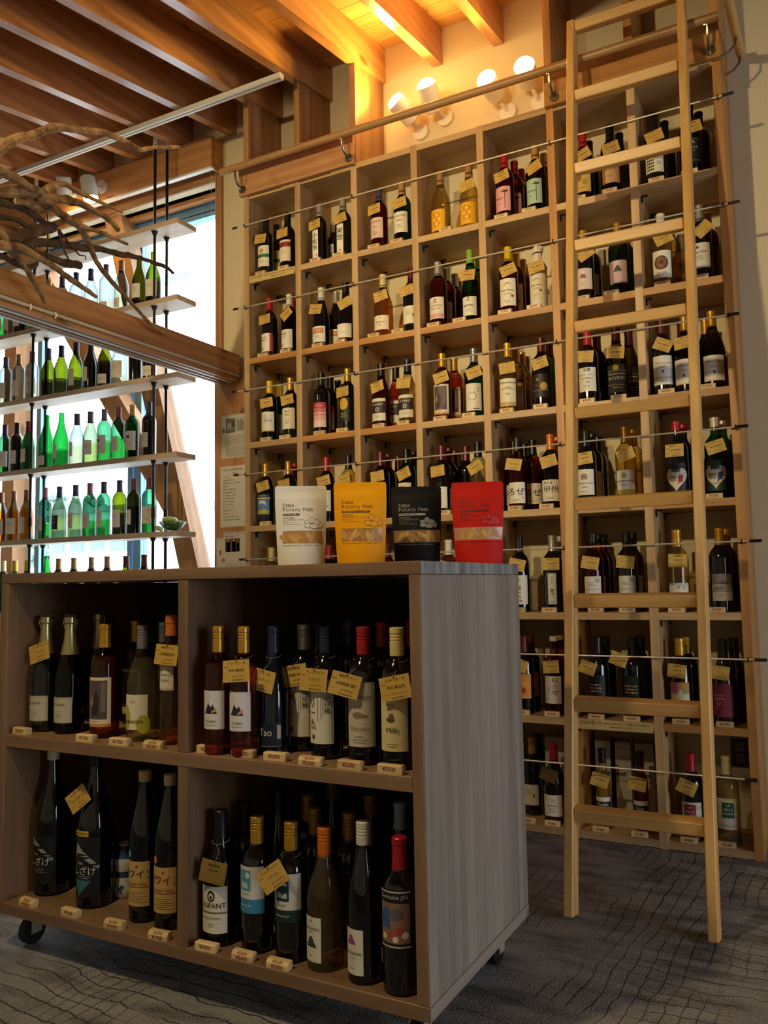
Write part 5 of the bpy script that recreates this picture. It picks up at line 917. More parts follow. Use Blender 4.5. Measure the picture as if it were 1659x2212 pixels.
ib(757, 1622, U, 'bord', 'black', 'navy', None, 'second navy screw cap bottle, in the back row of the island', dy=.09, screw=True)
ib(788, 1656, U, 'bord', 'black', 'red', 'lumiere_h', 'red-capped bottle with grey vintage 2017 label on the island', 14, screw=True, tagz=.20, tagside=-.025)
ib(828, 1632, U, 'bord', 'black', 'red', None, 'red-capped bottle in the back row between the two cream label bottles', dy=.09, screw=True)
ib(861, 1667, U, 'bord', 'black', 'cream', 'lumiere_m', 'cream-capped bottle with cream label at the right end of the island', -12, screw=True, tagz=.20, tagside=.02)
ib(862, 1642, U, 'bord', 'black', 'red', None, 'red-capped bottle behind the cream-capped bottle at the island end', dy=.10, screw=True)
# lower shelf
ib(112, 1944, Lw, 'big', 'black', 'white', 'masa', 'large black sake bottle with silver brush print, lower left of island', None, caplen=.03)
ib(205, 1971, Lw, 'big', 'black', 'black', 'masa_t', 'large black sake bottle with teal triangle and yellow sticker', -38, tagside=-.045, tagz=.33, caplen=.03)
ib(312, 2000, Lw, 'bigwine', 'black', 'cream', 'fuki_g', 'large dark wine bottle with tan label and green lettering', None, caplen=.03)
ib(367, 2016, Lw, 'bigwine', 'black', 'cream', 'fuki_r', 'large dark wine bottle with tan label and red lettering beside divider', None, caplen=.03)
ib(471, 2050, Lw, 'burg', 'olive', 'black', 'oli_is', 'wine bottle labelled OLIFANT with shiny gold foil tag, lower island shelf', 8, foil=True, tagz=.195, sc=1.02, tagside=-.015)
ib(556, 2066, Lw, 'bord', 'black', 'gold', 'blue_is', 'gold-capped bottle with white and blue label, lower island shelf', None, screw=True)
ib(630, 2087, Lw, 'bord', 'black', 'gold', 'green_is', 'gold-capped bottle with white and dark green label and side tag', -36, screw=True, tagz=.21, tagside=-.042)
ib(703, 2106, Lw, 'burg', 'yellow', 'orange', 'feli_g', 'clear yellow wine bottle with green mountain label and copper cap', None, screw=True, rz=math.radians(-18))
ib(788, 2133, Lw, 'rhine', 'black', 'white', 'feli_p', 'white-capped tall black bottle with purple mountain label', None, screw=True, rz=math.radians(-16), sc=.98)
ib(867, 2158, Lw, 'bord', 'black', 'red', 'jin', 'red-capped bottle labelled Domaine JIN with a still-life picture', None, rz=math.radians(4), sc=1.03)
for (px, py, pk, cap, lab) in ((523, 2040, 'bord', 'black', 'black-capped dark bottle behind the OLIFANT bottle, lower island shelf'), (604, 2050, 'rhine', 'black', 'tall black-capped bottle in the dark back row, lower island shelf'),
                               (630, 2040, 'bord', 'gold', 'gold screw cap bottle in the back row behind the dark green label'), (668, 2052, 'rhine', 'brown', 'brown-capped bottle deepest in the lower island shelf'), (682, 2062, 'bord', 'gold', 'gold screw cap bottle just behind the clear yellow wine bottle'),
                               (757, 2080, 'bord', 'gold', 'copper-gold screw cap bottle just left behind the white-capped bottle'), (801, 2075, 'rhine', 'brown', 'brown-capped bottle behind the white-capped bottle, lower island shelf'), (868, 2105, 'rhine', 'lightblue', 'pale blue capped bottle behind the Domaine JIN bottle')):
    ib(px, py, Lw, pk, 'black', cap, None, lab, None, dy=.06+.05*(pk == 'rhine'), screw=cap in ('gold', 'brown'), sc=.97 if pk == 'rhine' else 1.0)
pb = empty('wrapped_large_bottle', (WRX, WRY, Lw+.0005)); tag(pb, 'large bottle wrapped in pinkish plastic at the back of the lower island shelf', 'bottle')
mb = MB(); n = 20; prof = [(0, .05), (.2, .058), (.26, .05), (.32, .034), (.38, .02), (.43, .016)]
for i, (z, r_) in enumerate(prof):
    for k in range(n): a = 2*math.pi*k/n; q = r_*(1+.12*math.sin(4*a+z*22)); mb.v.append((q*math.cos(a), q*math.sin(a), z))
for i in range(len(prof)-1):
    for k in range(n): mb.f.append((i*n+k, i*n+(k+1) % n, (i+1)*n+(k+1) % n, (i+1)*n+k)); mb.m.append(0)
mb.f.append(tuple(range((len(prof)-1)*n, len(prof)*n))); mb.m.append(0)
mb.build('plastic_wrap', plain('pinkish_plastic', rgb(150, 132, 140), .25, 0, .2, 12, .6, .3), pb, True)
# blue and white porcelain flask
jp = at(2, Lw, 263, 1977); jg = empty('porcelain_flask', (xpx(269, jp.y+.115, Lw+.08), jp.y+.115, Lw+.0005)); tag(jg, 'small white porcelain flask with blue painted bands beside tan-label bottle', 'flask')
PORC = plain('white_porcelain', rgb(206, 212, 220), .15, 0, .03, 10, .5, .5); BLUEG = plain('cobalt_glaze', rgb(44, 66, 128), .15, 0, .2, 20, .5, .5)
pr = [(0, 0), (0, .026), (.006, .031), (.03, .033), (.060, .030), (.064, .0305), (.074, .0305), (.078, .031), (.10, .035), (.115, .034), (.128, .030), (.14, .021), (.148, .0165), (.155, .0175), (.156, .014), (.150, .012)]
mats = [1 if (.062 <= (a[0]+b[0])/2 <= .076 or .113 <= (a[0]+b[0])/2 <= .146) else 0 for a, b in zip(pr, pr[1:])]
MB().lathe(pr, 26, mats=mats).build('body', [PORC, BLUEG], jg, True)
mb = MB(); fm = lambda x, z: (.0345*math.sin(x/.034), -.0352*math.cos(x/.034), z)
for cx, cz, s_ in ((-.012, .094, .007), (-.004, .088, .006), (-.018, .088, .005), (.012, .03, .007), (.02, .036, .006), (.016, .022, .005)):
    span_shape(mb, ell(cx, cz, s_, s_*.8, 10), fm, 0, .003, 5)
mb.build('painted_flower', BLUEG, jg)['kind'] = 'stuff'
# price blocks on the island
for (px, py, z, pr_, dbl, lab) in ((48, 1588, U, '¥2000', 0, 'at the far left'), (187, 1604, U, '¥1700', 0, 'before the painting label'), (260, 1613, U, '¥1700', 0, 'left of the Delaware bottle'), (333, 1619, U, '¥3500', 1, 'left of the divider'),
    (451, 1629, U, '¥2500', 0, 'right of the divider'), (527, 1638, U, '¥2600', 0, 'below the navy bottle'), (597, 1645, U, '¥2000', 0, 'on a green card'), (672, 1656, U, '¥2000', 1, 'left of the navy-capped bottle'), (758, 1666, U, '¥2300', 0, 'below the red-capped bottle'), (845, 1675, U, '¥3200', 0, 'at the right end'),
    (62, 1961, Lw, '¥2800', 1, 'at the far left'), (154, 1983, Lw, '¥2200', 0, 'between the sake bottles'), (248, 2012, Lw, '¥1900', 1, 'before the porcelain flask'), (345, 2033, Lw, '¥1900', 1, 'left of the divider'),
    (448, 2063, Lw, '¥3000', 0, 'below the OLIFANT bottle'), (527, 2083, Lw, '¥2600', 1, 'below the blue label'), (603, 2101, Lw, '¥2600', 1, 'below the dark green label')):
    p = at(2, z, px, py); y = max(p.y+.0105, IY0+.013)
    price_block(xpx(px, y, z+.01), y, z, pr_, 'wooden block reading %s %s, %s island shelf' % (pr_, lab, 'upper' if z == U else 'lower'), 'price blocks on the display island', rz=math.radians(random.uniform(-4, 4)), double=bool(dbl))

# ================================================================== hanging shelves in the window
WS = [3.168, 2.72, 2.272, 1.82, 1.378, .93]
hs = empty('hanging_shelf'); tag(hs, 'hanging shelf of pale boards on black rods across the window', 'shelf')
for z in WS: bevel(MB().box(-3.3, -.472, 0, .16, z-.03, z).build('board', wood('ash_x', rgb(204, 182, 154), rgb(172, 146, 116), 'x', .5, 1.0, False), hs), .001)
for x in (-.672, -1.700, -2.73):
    for y in (.03, .13):
        top = joist_z(y)+.0
        MB().tube([(x, y, .02), (x, y, top)], .0085, 8).build('rod', BLACKM, hs, True)
        for z in WS: MB().lathe([(0, .0086), (0, .014), (.010, .014), (.018, .020), (.0185, .0086)], 12, c=(x, y, z-.0487)).build('collar', BLACKM, hs, True)
        MB().lathe([(0, .009), (0, .012), (.055, .012), (.055, .009)], 10, c=(x, y, 1.46)).build('coupler', BLACKM, hs, True)
        MB().tube([(x, y, top-.05), (x, y, top-.0005)], .013, 10).build('ceiling_socket', STEEL, hs, True)
WROW = {  # shelf index: (px, profile, glass, cap, label, fill)
 1: [(3, 'bord', 'wgreen', 'navy', 'w_white', .4), (22, 'bord', 'wclear', 'tan', 'w_cream', .5), (44, 'burg', 'wdark', 'black', 'w_white', .5), (68, 'bord', 'wpale', 'tan', None, .3), (105, 'bord', 'wclear', 'tan', None, .5), (134, 'bord', 'wclear', 'purple', None, .4), (164, 'bord', 'wclear', 'navy', None, .4), (196, 'burg', 'wclear', 'navy', None, .4), (229, 'bord', 'wclear', 'purple', 'w_low', .3), (262, 'burg', 'wclear', 'brown', 'w_low', .4), (301, 'burg', 'wolive', None, 'w_white', .12), (331, 'burg', 'wolive', None, 'w_cream', .42)],
 2: [(12, 'bord', 'wclear', 'purple', 'w_cream', .4), (40, 'bord', 'wclear', 'tan', 'w_cream', .4), (69, 'bord', 'wclear', 'brown', 'w_cream', .4), (104, 'burg', 'wolive', 'purple', None, .36), (132, 'burg', 'wolive', 'navy', None, .33), (164, 'burg', 'wolive', 'black', 'w_cream', .3), (196, 'burg', 'wdark', 'black', 'w_white', .5), (227, 'burg', 'wolive', None, 'w_low', .5), (258, 'burg', 'wclear', None, 'w_cream', .2), (293, 'bord', 'wdark', 'black', None, .5), (323, 'bord', 'wdark', 'black', 'w_low', .5)],
 3: [(10, 'bord', 'wgreen', 'navy', 'w_cream', .4), (36, 'bord', 'wdark', 'black', 'w_white', .5), (61, 'burg', 'wbright', 'red', 'w_white', .5), (100, 'champ', 'wbright', None, 'w_low', .3), (132, 'champ', 'wbright', None, 'w_white', .32), (166, 'burg', 'wclear', 'purple', 'w_white', .4), (195, 'burg', 'wpale', 'purple', 'w_white', .4), (225, 'bord', 'wgreen', 'purple', 'w_grape', .4), (256, 'bord', 'wgreen', 'maroon', 'w_white', .45), (286, 'bord', 'wbright', 'tan', 'w_grape', .3), (322, 'bord', 'wdark', 'purple', 'w_white', .6)],
 4: [(2, 'burg', 'amber', 'brown', 'w_cream', .62), (29, 'burg', 'amber', 'brown', 'w_cream', .62), (57, 'burg', 'amber', 'brown', 'w_cream', .62), (97, 'bord', 'wgreen', 'pink', 'w_white', .3), (128, 'burg', 'wpale', 'purple', 'w_black', .45), (163, 'burg', 'wpale', 'purple', 'w_char', .45), (194, 'bord', 'wgreen', 'pink', 'w_white', .3), (224, 'bord', 'wgreen', 'purple', 'w_char', .3), (258, 'bord', 'wolive', 'purple', 'w_cream', .4), (289, 'bord', 'wolive', 'maroon', 'w_white', .5), (322, 'bord', 'wgreen', 'maroon', 'w_char', .35)],
 5: [(6, 'bord', 'wgreen', 'cream', None, .4), (31, 'burg', 'wbright', 'yellow', None, .4), (58, 'burg', 'wbright', 'yellow', None, .4), (100, 'champ', 'wbright', None, None, .4), (126, 'bord', 'wdark', 'tan', None, .5), (159, 'bord', 'wdark', 'tan', None, .5), (197, 'bord', 'wdark', 'tan', None, .5), (231, 'bord', 'wdark', 'tan', None, .5), (272, 'burg', 'wolive', 'maroon', None, .5), (311, 'bord', 'wdark', 'maroon', None, .5)],
}
ORD = ['first', 'second', 'third', 'fourth', 'fifth', 'sixth', 'seventh', 'eighth', 'ninth', 'tenth', 'eleventh', 'twelfth']
for si, lst in WROW.items():
    z = WS[si]; last = 9; shelfname = {1: 'second', 2: 'third', 3: 'fourth', 4: 'fifth', 5: 'lowest visible'}[si]
    for i, (px, pk, gk, cap, lab, fl) in enumerate(lst):
        x = xpx(px, .08, z+.1)
        lb = '%s wine bottle, %s, %s from left on %s window shelf' % (GWORD[gk], (cap+' cap') if cap else 'no cap', ORD[i], shelfname)
        bottle(x, .08, z, pk, gk, cap, lab, lb, 'bottles on the window shelves', rz=math.radians(random.uniform(-25, 20)), fill=fl, n=24, sc=1.08, wid=1.03)
# bowl of green grapes
bx = xpx(372, .08, 1.40); bo = empty('glass_bowl', (bx, .085, WS[4]+.0005)); bo.scale = (1.25,)*3; tag(bo, 'small glass bowl on the fifth window shelf', 'bowl')
MB().lathe([(0, 0), (0, .025), (.004, .027), (.02, .045), (.045, .062), (.046, .060), (.022, .042), (.007, .024), (.006, 0)], 26).build('bowl', glass('bowl_glass', (.7, .8, .75), (.15, .3, .25)), bo, True)
gb = empty('grape_bunch', (bx, .085, WS[4]+.0085)); gb.scale = (1.25,)*3; tag(gb, 'bunch of pale green grapes heaped in the glass bowl', 'grapes')
GR = plain('green_grape', rgb(190, 204, 112), .3, 0, .12, 20, .5, .2)
gme = MB().lathe([(-.011, 0)]+[(.011*math.sin(a), .0105*math.cos(a)) for a in [-1.2, -.7, -.2, .3, .8, 1.25]]+[(.011, 0)], 10).data('grape', GR, True)
for k in range(34):
    ly = 0 if k < 8 else 1 if k < 20 else 2
    rr = [.013+.004*(k % 2), .028+.006*(k % 2), .022][ly]; a = k*2.4
    sx = -.018 if ly == 2 else 0
    o = place('grape', gme, gb, (rr*math.cos(a)*(1.25 if ly else 1)+sx, rr*math.sin(a)*(.9), [.012, .03, .05][ly]+.004*math.sin(k*1.7)), (random.random(), random.random(), 0))
for k in range(5): place('grape', gme, gb, (-.062-.012*(k % 2)-.008*(k//2), -.03+.012*k*.8, .0105+.004*(k % 2)), (0, 0, 0))
MB().tube([(-.01, 0, .055), (.02, .0, .07), (.05, .01, .062)], .002, 6).build('stem', plain('grape_stem', rgb(120, 110, 50), .7), gb, True)
# bead chains of the blind
for px, zt in ((456, 1.25), (465, 1.25)):
    x = xpx(px, .255, 3.0); ch = MB().tube([(x, .255, zt), (x, .255, 3.532)], .0006, 5)
    for k in range(90): ch.lathe([(-.003, 0), (0, .0024), (.003, 0)], 6, c=(x, .255, zt+.0253*k))
    o = ch.build('bead_chain', plain('white_bead', rgb(220, 220, 214), .4)); tag(o, 'white bead chain of the window blind, %s of the pair' % ('left' if px < 460 else 'right'), 'blind chain', 'blind chains'); o['kind'] = 'stuff'

# ================================================================== driftwood
dw = empty('driftwood', (0, 0, 0)); tag(dw, 'large piece of tangled driftwood hung in front of the window', 'driftwood')
def bark(name, light, dark):
    m, nt, p = newmat(name); L = nt.links; tc = N(nt, 'ShaderNodeTexCoord')
    n1 = N(nt, 'ShaderNodeTexNoise'); n1.inputs['Scale'].default_value = 16; n1.inputs['Detail'].default_value = 6; n1.inputs['Roughness'].default_value = .65; L.new(tc.outputs['Object'], n1.inputs[0])
    cr = N(nt, 'ShaderNodeValToRGB'); e = cr.color_ramp.elements; e[0].position = .36; e[0].color = (*dark, 1); e[1].position = .62; e[1].color = (*light, 1); L.new(n1.outputs[0], cr.inputs[0])
    L.new(cr.outputs[0], p.inputs['Base Color']); p.inputs['Roughness'].default_value = .8
    bp = N(nt, 'ShaderNodeBump'); bp.inputs['Strength'].default_value = .8; bp.inputs['Distance'].default_value = .015; L.new(n1.outputs[0], bp.inputs['Height']); L.new(bp.outputs[0], p.inputs['Normal'])
    return m
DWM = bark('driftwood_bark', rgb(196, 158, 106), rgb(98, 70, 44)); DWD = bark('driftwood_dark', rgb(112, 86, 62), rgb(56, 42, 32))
def branch(pts, X0, X1, r0, r1, dark=False):
    n = len(pts); P = []; Rr = []
    w = [at(0, X0+(X1-X0)*i/(n-1), px, py) for i, (px, py) in enumerate(pts)]
    for i in range(n-1):
        p0, p1, p2, p3 = w[max(i-1, 0)], w[i], w[i+1], w[min(i+2, n-1)]
        for k in range(5):
            t = k/5; P.append(.5*((2*p1)+(p2-p0)*t+(2*p0-5*p1+4*p2-p3)*t*t+(3*p1-p0-3*p2+p3)*t**3))
    P.append(w[-1]); m = len(P)
    for i in range(m): t = i/(m-1); Rr.append((r0+(r1-r0)*t)*1.0*(1+random.uniform(-.08, .08)+.10*math.sin(i*.55+pts[0][0])))
    P = [p+Vector((random.uniform(-1, 1), random.uniform(-1, 1), random.uniform(-1, 1)))*.16*Rr[i] for i, p in enumerate(P)]
    MB().tube(P, Rr, 8).build('branch', DWD if dark else DWM, dw, True)
branch([(-60, 372), (0, 322), (27, 304), (72, 291), (118, 276), (163, 281), (217, 285), (253, 298), (280, 309), (302, 322), (340, 318), (388, 317)], .10, .02, .021, .008)
branch([(-40, 350), (9, 372), (54, 398), (100, 421), (122, 434)], .10, .03, .019, .013)
branch([(-60, 416), (0, 413), (72, 414), (108, 426), (154, 434), (195, 451), (235, 474), (256, 498)], .05, -.02, .025, .010)
branch([(96, 410), (134, 397), (173, 416), (208, 433), (264, 459)], .06, .0, .015, .006)
branch([(90, 425), (108, 440), (145, 473), (181, 490), (226, 506), (276, 528)], .04, -.02, .022, .006)
branch([(165, 480), (176, 496), (187, 516), (200, 548), (217, 578), (253, 620), (300, 672), (330, 705), (358, 722)], .0, -.22, .018, .006)
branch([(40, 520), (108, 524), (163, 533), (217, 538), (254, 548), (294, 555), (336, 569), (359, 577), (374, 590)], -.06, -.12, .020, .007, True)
branch([(-60, 520), (0, 530), (45, 538), (108, 571), (154, 604), (208, 641)], .02, -.12, .024, .009)
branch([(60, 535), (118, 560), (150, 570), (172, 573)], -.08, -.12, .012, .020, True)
branch([(-40, 470), (0, 500), (27, 544), (54, 577), (78, 614), (96, 653)], .04, -.16, .017, .010)
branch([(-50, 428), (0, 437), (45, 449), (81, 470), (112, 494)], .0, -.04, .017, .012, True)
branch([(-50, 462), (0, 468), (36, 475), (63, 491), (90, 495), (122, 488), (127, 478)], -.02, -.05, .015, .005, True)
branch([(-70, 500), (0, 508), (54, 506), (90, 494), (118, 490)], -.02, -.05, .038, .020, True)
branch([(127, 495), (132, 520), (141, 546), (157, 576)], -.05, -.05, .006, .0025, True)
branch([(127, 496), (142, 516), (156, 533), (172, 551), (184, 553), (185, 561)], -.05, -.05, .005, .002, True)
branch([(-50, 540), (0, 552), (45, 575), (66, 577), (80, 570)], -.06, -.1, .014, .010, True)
branch([(36, 431), (70, 443), (102, 458)], .01, .0, .02, .012)

# ================================================================== lamps and track
LEDM = emit('warm_lamp_face', (1.0, .72, .36), 30.0)
def can(name, face, d, L, r, lab, base=None, energy=0, cone=120, group=None):
    face = Vector(face); d = Vector(d).normalized(); back = face-d*L
    o = empty(name, tuple(back)); tag(o, lab, 'lamp', group)
    q = d.to_track_quat('Z', 'Y').to_euler()
    MB().lathe([(0, 0), (0, r*.9), (.006, r), (L, r), (L, r*.92), (L-.012, r*.9), (L-.012, 0)], 26).build('lamp_can', WHITEP, o, True, rot=q)
    MB().lathe([(L-.011, r*.9), (L+.002, r*.92), (L+.014, r*.80), (L+.024, r*.5), (L+.028, 0)], 22).build('lamp_face', LEDM, o, True, rot=q)
    if base is not None:
        bv = Vector(base)-back; m = d*(L*.4)
        MB().tube([tuple(m), tuple((m+bv)/2+Vector((0, 0, -.01))), tuple(bv)], .011, 10).build('arm', WHITEP, o, True)
        MB().tube([tuple(bv+Vector((0, -.02, 0))), tuple(bv)], .042, 20).build('mount', WHITEP, o, True)
    if energy:
        lamp('lamp_light', 'SPOT', tuple(face+d*.035), tuple(face+d), energy, (1.0, .63, .10), .030, cone, .5)
        if name == 'wall_lamp': lamp('lamp_glow', 'POINT', tuple(face+d*.075), tuple(face+d), energy*.078, (1.0, .66, .11), .040)
    return o
for i, (px, py, d, L, mx, ew, words) in enumerate(((855, 219, (-.42, -.74, .52), .13, .06, 19, 'first of the four white wall lamps above the shelf, tilted left'), (920, 183, (0, -.76, .65), .13, .03, 22, 'second of the four white wall lamps above the shelf, tilted up'),
        (1050, 170, (-.12, -.95, .25), .12, .05, 9, 'third of the four white wall lamps above the shelf, facing the room'), (1132, 142, (.10, -.98, .12), .12, .02, 8, 'fourth of the four white wall lamps above the shelf, nearest the ladder'))):
    f = at(1, .13, px, py); can('wall_lamp', tuple(f), d, L, .051, words, (f.x+mx, .309, f.z-.10), ew, 165, 'wall lamps above the shelf')
can('window_lamp', tuple(at(1, .09, 196, 428)), (.12, .10, -.95), .135, .047, 'white spot lamp on the blind box shining down', tuple(Vector((xpx(222, .2, 3.63), .199, 3.63))), 7, 130)
can('window_lamp', tuple(at(1, .09, 140, 428)), (-.30, .35, -.80), .13, .047, 'white spot lamp on the blind box half hidden by driftwood', tuple(Vector((xpx(160, .2, 3.64), .199, 3.64))), 8, 130)
trk = empty('lighting_track', (0, -.15, 3.652)); tag(trk, 'white lighting track running under the ceiling joists', 'lighting track')
MB().box(-3.9, .352, -.017, -.006, 0, .028).box(-3.9, .352, .006, .017, 0, .028).box(-3.9, .352, -.006, .006, .012, .028).build('track_channel', WHITEP, trk)
MB().box(.352, .362, -.018, .018, -.001, .029).build('end_cap', WHITEP, trk)

# ================================================================== snack pouches
def pouch(px0, px1, lab, col, inkc, bar, bartext, potato, win, rough=.45):
    w = .15; d = w*FPX/(px1-px0); P = CAM+ray((px0+px1)/2, 1140)*d
    h = .238
    o = empty('snack_pouch', (P.x, P.y, ZT1+.0005), math.atan2(CAM.x-P.x, -(CAM.y-P.y))); tag(o, lab, 'pouch', 'potato fries pouches on the island')
    def hw(z): t = z/h; return (w/2)*(.885+.115*min(1, t/.75)**.8) - (.004*(1-math.sqrt(max(0, 1-((t-.97)/.03)**2))) if t > .97 else 0)
    def dep(u, z):
        t = z/h; T = .030*(1-t**1.6)*max(0, 1-max(0, t-.86)/.06) if t < .92 else 0
        return T*max(0, 1-abs(u)**2.2)+.0006+(.0009 if .815 < t < .83 or .85 < t < .862 else 0)
    def fr(x, z): return (x, -dep(x/hw(z), z)+.0016*math.sin(x*70+z*40)*max(0, 1-z/h), z)
    nx, nz = 16, 40; mb = MB()
    for s in (-1, 1):
        o0 = len(mb.v)
        for j in range(nz+1):
            z = h*j/nz
            for i in range(nx+1):
                u = -1+2*i/nx; x = u*hw(z); q = fr(x, z); mb.v.append((q[0], q[1] if s < 0 else -q[1], z))
        for j in range(nz):
            for i in range(nx):
                a = o0+j*(nx+1)+i; f = (a, a+1, a+nx+2, a+nx+1)
                mb.f.append(f if s < 0 else tuple(reversed(f))); mb.m.append(0)
    # gusset floor
    o0 = len(mb.v); n0 = nx+1
    mb.f.append(tuple(range(nx, -1, -1))+tuple(range((nz+1)*n0, (nz+1)*n0+nx+1))); mb.m.append(0)
    mb.build('pouch_body', plain('pouch_'+col, hexc(col), .6, 0, .03, 14, .2), o, True)
    g = lambda off: (lambda x, z: (fr(x, z)[0], fr(x, z)[1]-off, z))
    X = lambda cx: (cx-446)*.000209; Z = lambda cy: h-(cy-175)*.000209
    # see-through window with fries behind a frosted film
    wm = MB(); span_shape(wm, [(X(190), Z(985)), (X(740), Z(985)), (X(735), Z(810)), (X(192), Z(810))] if win != 'full' else [(-hw(Z(985))*.97, Z(985)), (hw(Z(985))*.97, Z(985)), (hw(Z(810))*.97, Z(810)), (-hw(Z(810))*.97, Z(810))], g(.0004), 0, .006, 6)
    wo = wm.build('film_window', plain('film_'+col, hexc({'E6E4DF': 'B08A58', 'F0A400': 'A8793C', '141517': '8E7254', 'C81E12': 'C08A78'}[col]), .3, 0, .12, 30, .5, .2), o)
    rnd = random.Random(col)
    for k in range(8):
        cx = -.048+.0137*k+rnd.uniform(-.003, .003); cz = Z(900)+rnd.uniform(-.005, .005); a = rnd.uniform(-1.2, 1.2)+1.57; L = rnd.uniform(.014, .021); b = rnd.uniform(.0058, .0082)
        pts = [(cx+L*ct*math.cos(a)-b*st*math.sin(a), min(max(cz+L*ct*math.sin(a)+b*st*math.cos(a), Z(983)), Z(812))) for ct, st in [(math.cos(t), math.sin(t)) for t in [2*math.pi*q/14 for q in range(14)]]]
        fm = MB(); span_shape(fm, pts, g(.0007+.00012*k), 0, .004, 6); fm.build('fry', plain('potato_fry_%d' % (k % 3), hexc(['C89A50', 'B98742', 'D0A660'][k % 3]), .5, 0, .15, 60), o)
    pm = MB(); G = g(.0006)
    def tl(t, s, x, y, mi=0): put_text(pm, t, s, G, x, y, mi, 'LEFT')
    tl('S', .0150, X(188), Z(453)); tl('EIDA', .0120, X(232), Z(457)); tl('P', .0150, X(190), Z(516)); tl('OTATO', .0120, X(236), Z(520)); tl('F', .0150, X(472), Z(514)); tl('RIES', .0120, X(512), Z(518))
    span_shape(pm, rect(X(193), Z(598), X(bar), Z(568)), G, 0, .01, 1)
    put_text(pm, bartext, .0046, g(.0008), X(200), Z(583), 1, 'LEFT')
    tl('山梨県上野原産', .0047, X(195), Z(630)); tl('せいだ芋のポテトフライ', .0055, X(195), Z(660)); tl('素材の味をいかした', .0038, X(195), Z(694)); tl('シンプルな味付けで仕上げました', .0036, X(195), Z(722)); put_text(pm, 'UENOHARA SEIDA PLANT・YAMANASHI・JAPAN', .0047, G, X(440), Z(1015), 0)
    pm.build('printed_text', [ink(inkc), ink(col)], o)['kind'] = 'stuff'
    dm = MB()
    for i, (cx, cy, rx, ry) in enumerate(((535, 690, 45, 32), (597, 665, 42, 45), (700, 735, 40, 40), (660, 690, 52, 38), (545, 738, 54, 35), (628, 748, 62, 38))):
        span_shape(dm, ell(X(cx), Z(cy), rx*.000209, ry*.000209), g(.0006+.00016*i), 0, .004, 8); span_shape(dm, ell(X(cx), Z(cy), (rx-5)*.000209, (ry-5)*.000209), g(.0007+.00016*i), 1, .004, 8)
    dm.build('potato_drawing', [ink(inkc if potato == col else '2A2A28'), ink(potato)], o)
pouch(595, 706, 'white stand-up pouch of potato fries, leftmost on the island', 'E6E4DF', '5A4230', 425, 'PLAIN SALT / 塩味', 'E6E4DF', 'part')
pouch(722, 836, 'yellow stand-up pouch of potato fries on the island', 'F0A400', '5A3A1C', 575, 'CHEESE & PEPPER / チーズと胡椒味', 'F0A400', 'part')
pouch(846, 954, 'black stand-up pouch of potato fries on the island', '141517', 'A8A69E', 575, 'JAPANESE PEPPER / 山椒味', '8A8C86', 'full')
pouch(977, 1089, 'red stand-up pouch of potato fries, rightmost on the island', 'C81E12', '5A1A14', 590, 'RED PEPPER / レッドペッパー味', 'C81E12', 'full')

# ================================================================== paper notices on the panel
NEWS = plain('newsprint', rgb(200, 196, 184), .85, 0, .05, 40); SHEET = plain('white_sheet', rgb(212, 208, 200), .75, 0, .03, 20)
def sheet(name, x0, x1, z0, z1, m, lab, cat, extra, y=.2845):
    mb = MB().box(x0, x1, y-.0006, y, z0, z1); cols = [m]
    f = lambda x, z: (x, y-.0010, z)
    for it in extra:
        c = it[-1]; mm = ink(c)
        if mm not in cols: cols.append(mm)
        mi = cols.index(mm)
        if it[0] == 'r': span_shape(mb, rect(*it[1:5]), f, mi, 1, 1)
        elif it[0] == 'e': span_shape(mb, ell(*it[1:5]), lambda x, z: (x, y-.0014, z), mi, 1, 6)
        else: put_text(mb, it[1], it[2], f, it[3], it[4], mi, 'LEFT')
    tag(mb.build(name, cols), lab, cat)
ex = [('r', -.355, 1.95, -.285, 2.035, '6A6862'), ('e', -.33, 1.99, .015, .02, '9A968C'), ('e', -.30, 2.0, .01, .018, '3A3834'), ('r', -.38, 1.955, -.364, 1.98, '5A5852')]
for k in range(22): ex.append(('r', -.352+.0065*k, 1.88-.004*(k % 3), -.3495+.0065*k, 1.94, '8E8A80'))
for k in range(22): ex.append(('r', -.352+.0065*k, 1.81+.004*(k % 2), -.3495+.0065*k, 1.87, '8E8A80'))
ex += [('r', -.275+.008*k, 1.955, -.271+.008*k, 2.03-.006*(k % 3), '4A4842') for k in range(7)]
sheet('newspaper_page', -.387, -.20, 1.803, 2.056, NEWS, 'grey newspaper page pinned on the wood panel beside the window', 'newspaper', ex)
ex = [('t', 'A Wine Wall 葡萄酒物語', .014, -.385, 1.735, '6A4A44'), ('t', '賛同者', .012, -.31, 1.712, '4A4640')]
for k, t in enumerate(('大久 美紀子', '上野原市観光課 吉田', '有限会社小俣 三代目 保坂酒店', '齋藤 勝子', '古屋好人 天河原酒造株', '葡萄の国協議会 代表', '奥山 敏彦 ワイン 保坂', 'JOIN 山梨勝沼 支配人', '勝沼ワイン醸造組合', 'make VALLEY 商店', '勝沼ヴィンテージ', '上野原市役所ギャラリー', '勝沼駅舎ワインナリー', '「GRUTBRUT 葡萄」代表', '梨園 葡萄 と暮らす町を応援')):
    ex.append(('t', t, .0095, -.378, 1.692-.0176*k, '4A4640'))
sheet('supporters_list', -.395, -.19, 1.405, 1.757, SHEET, 'white sheet listing names in Japanese on the wood panel', 'notice', ex)
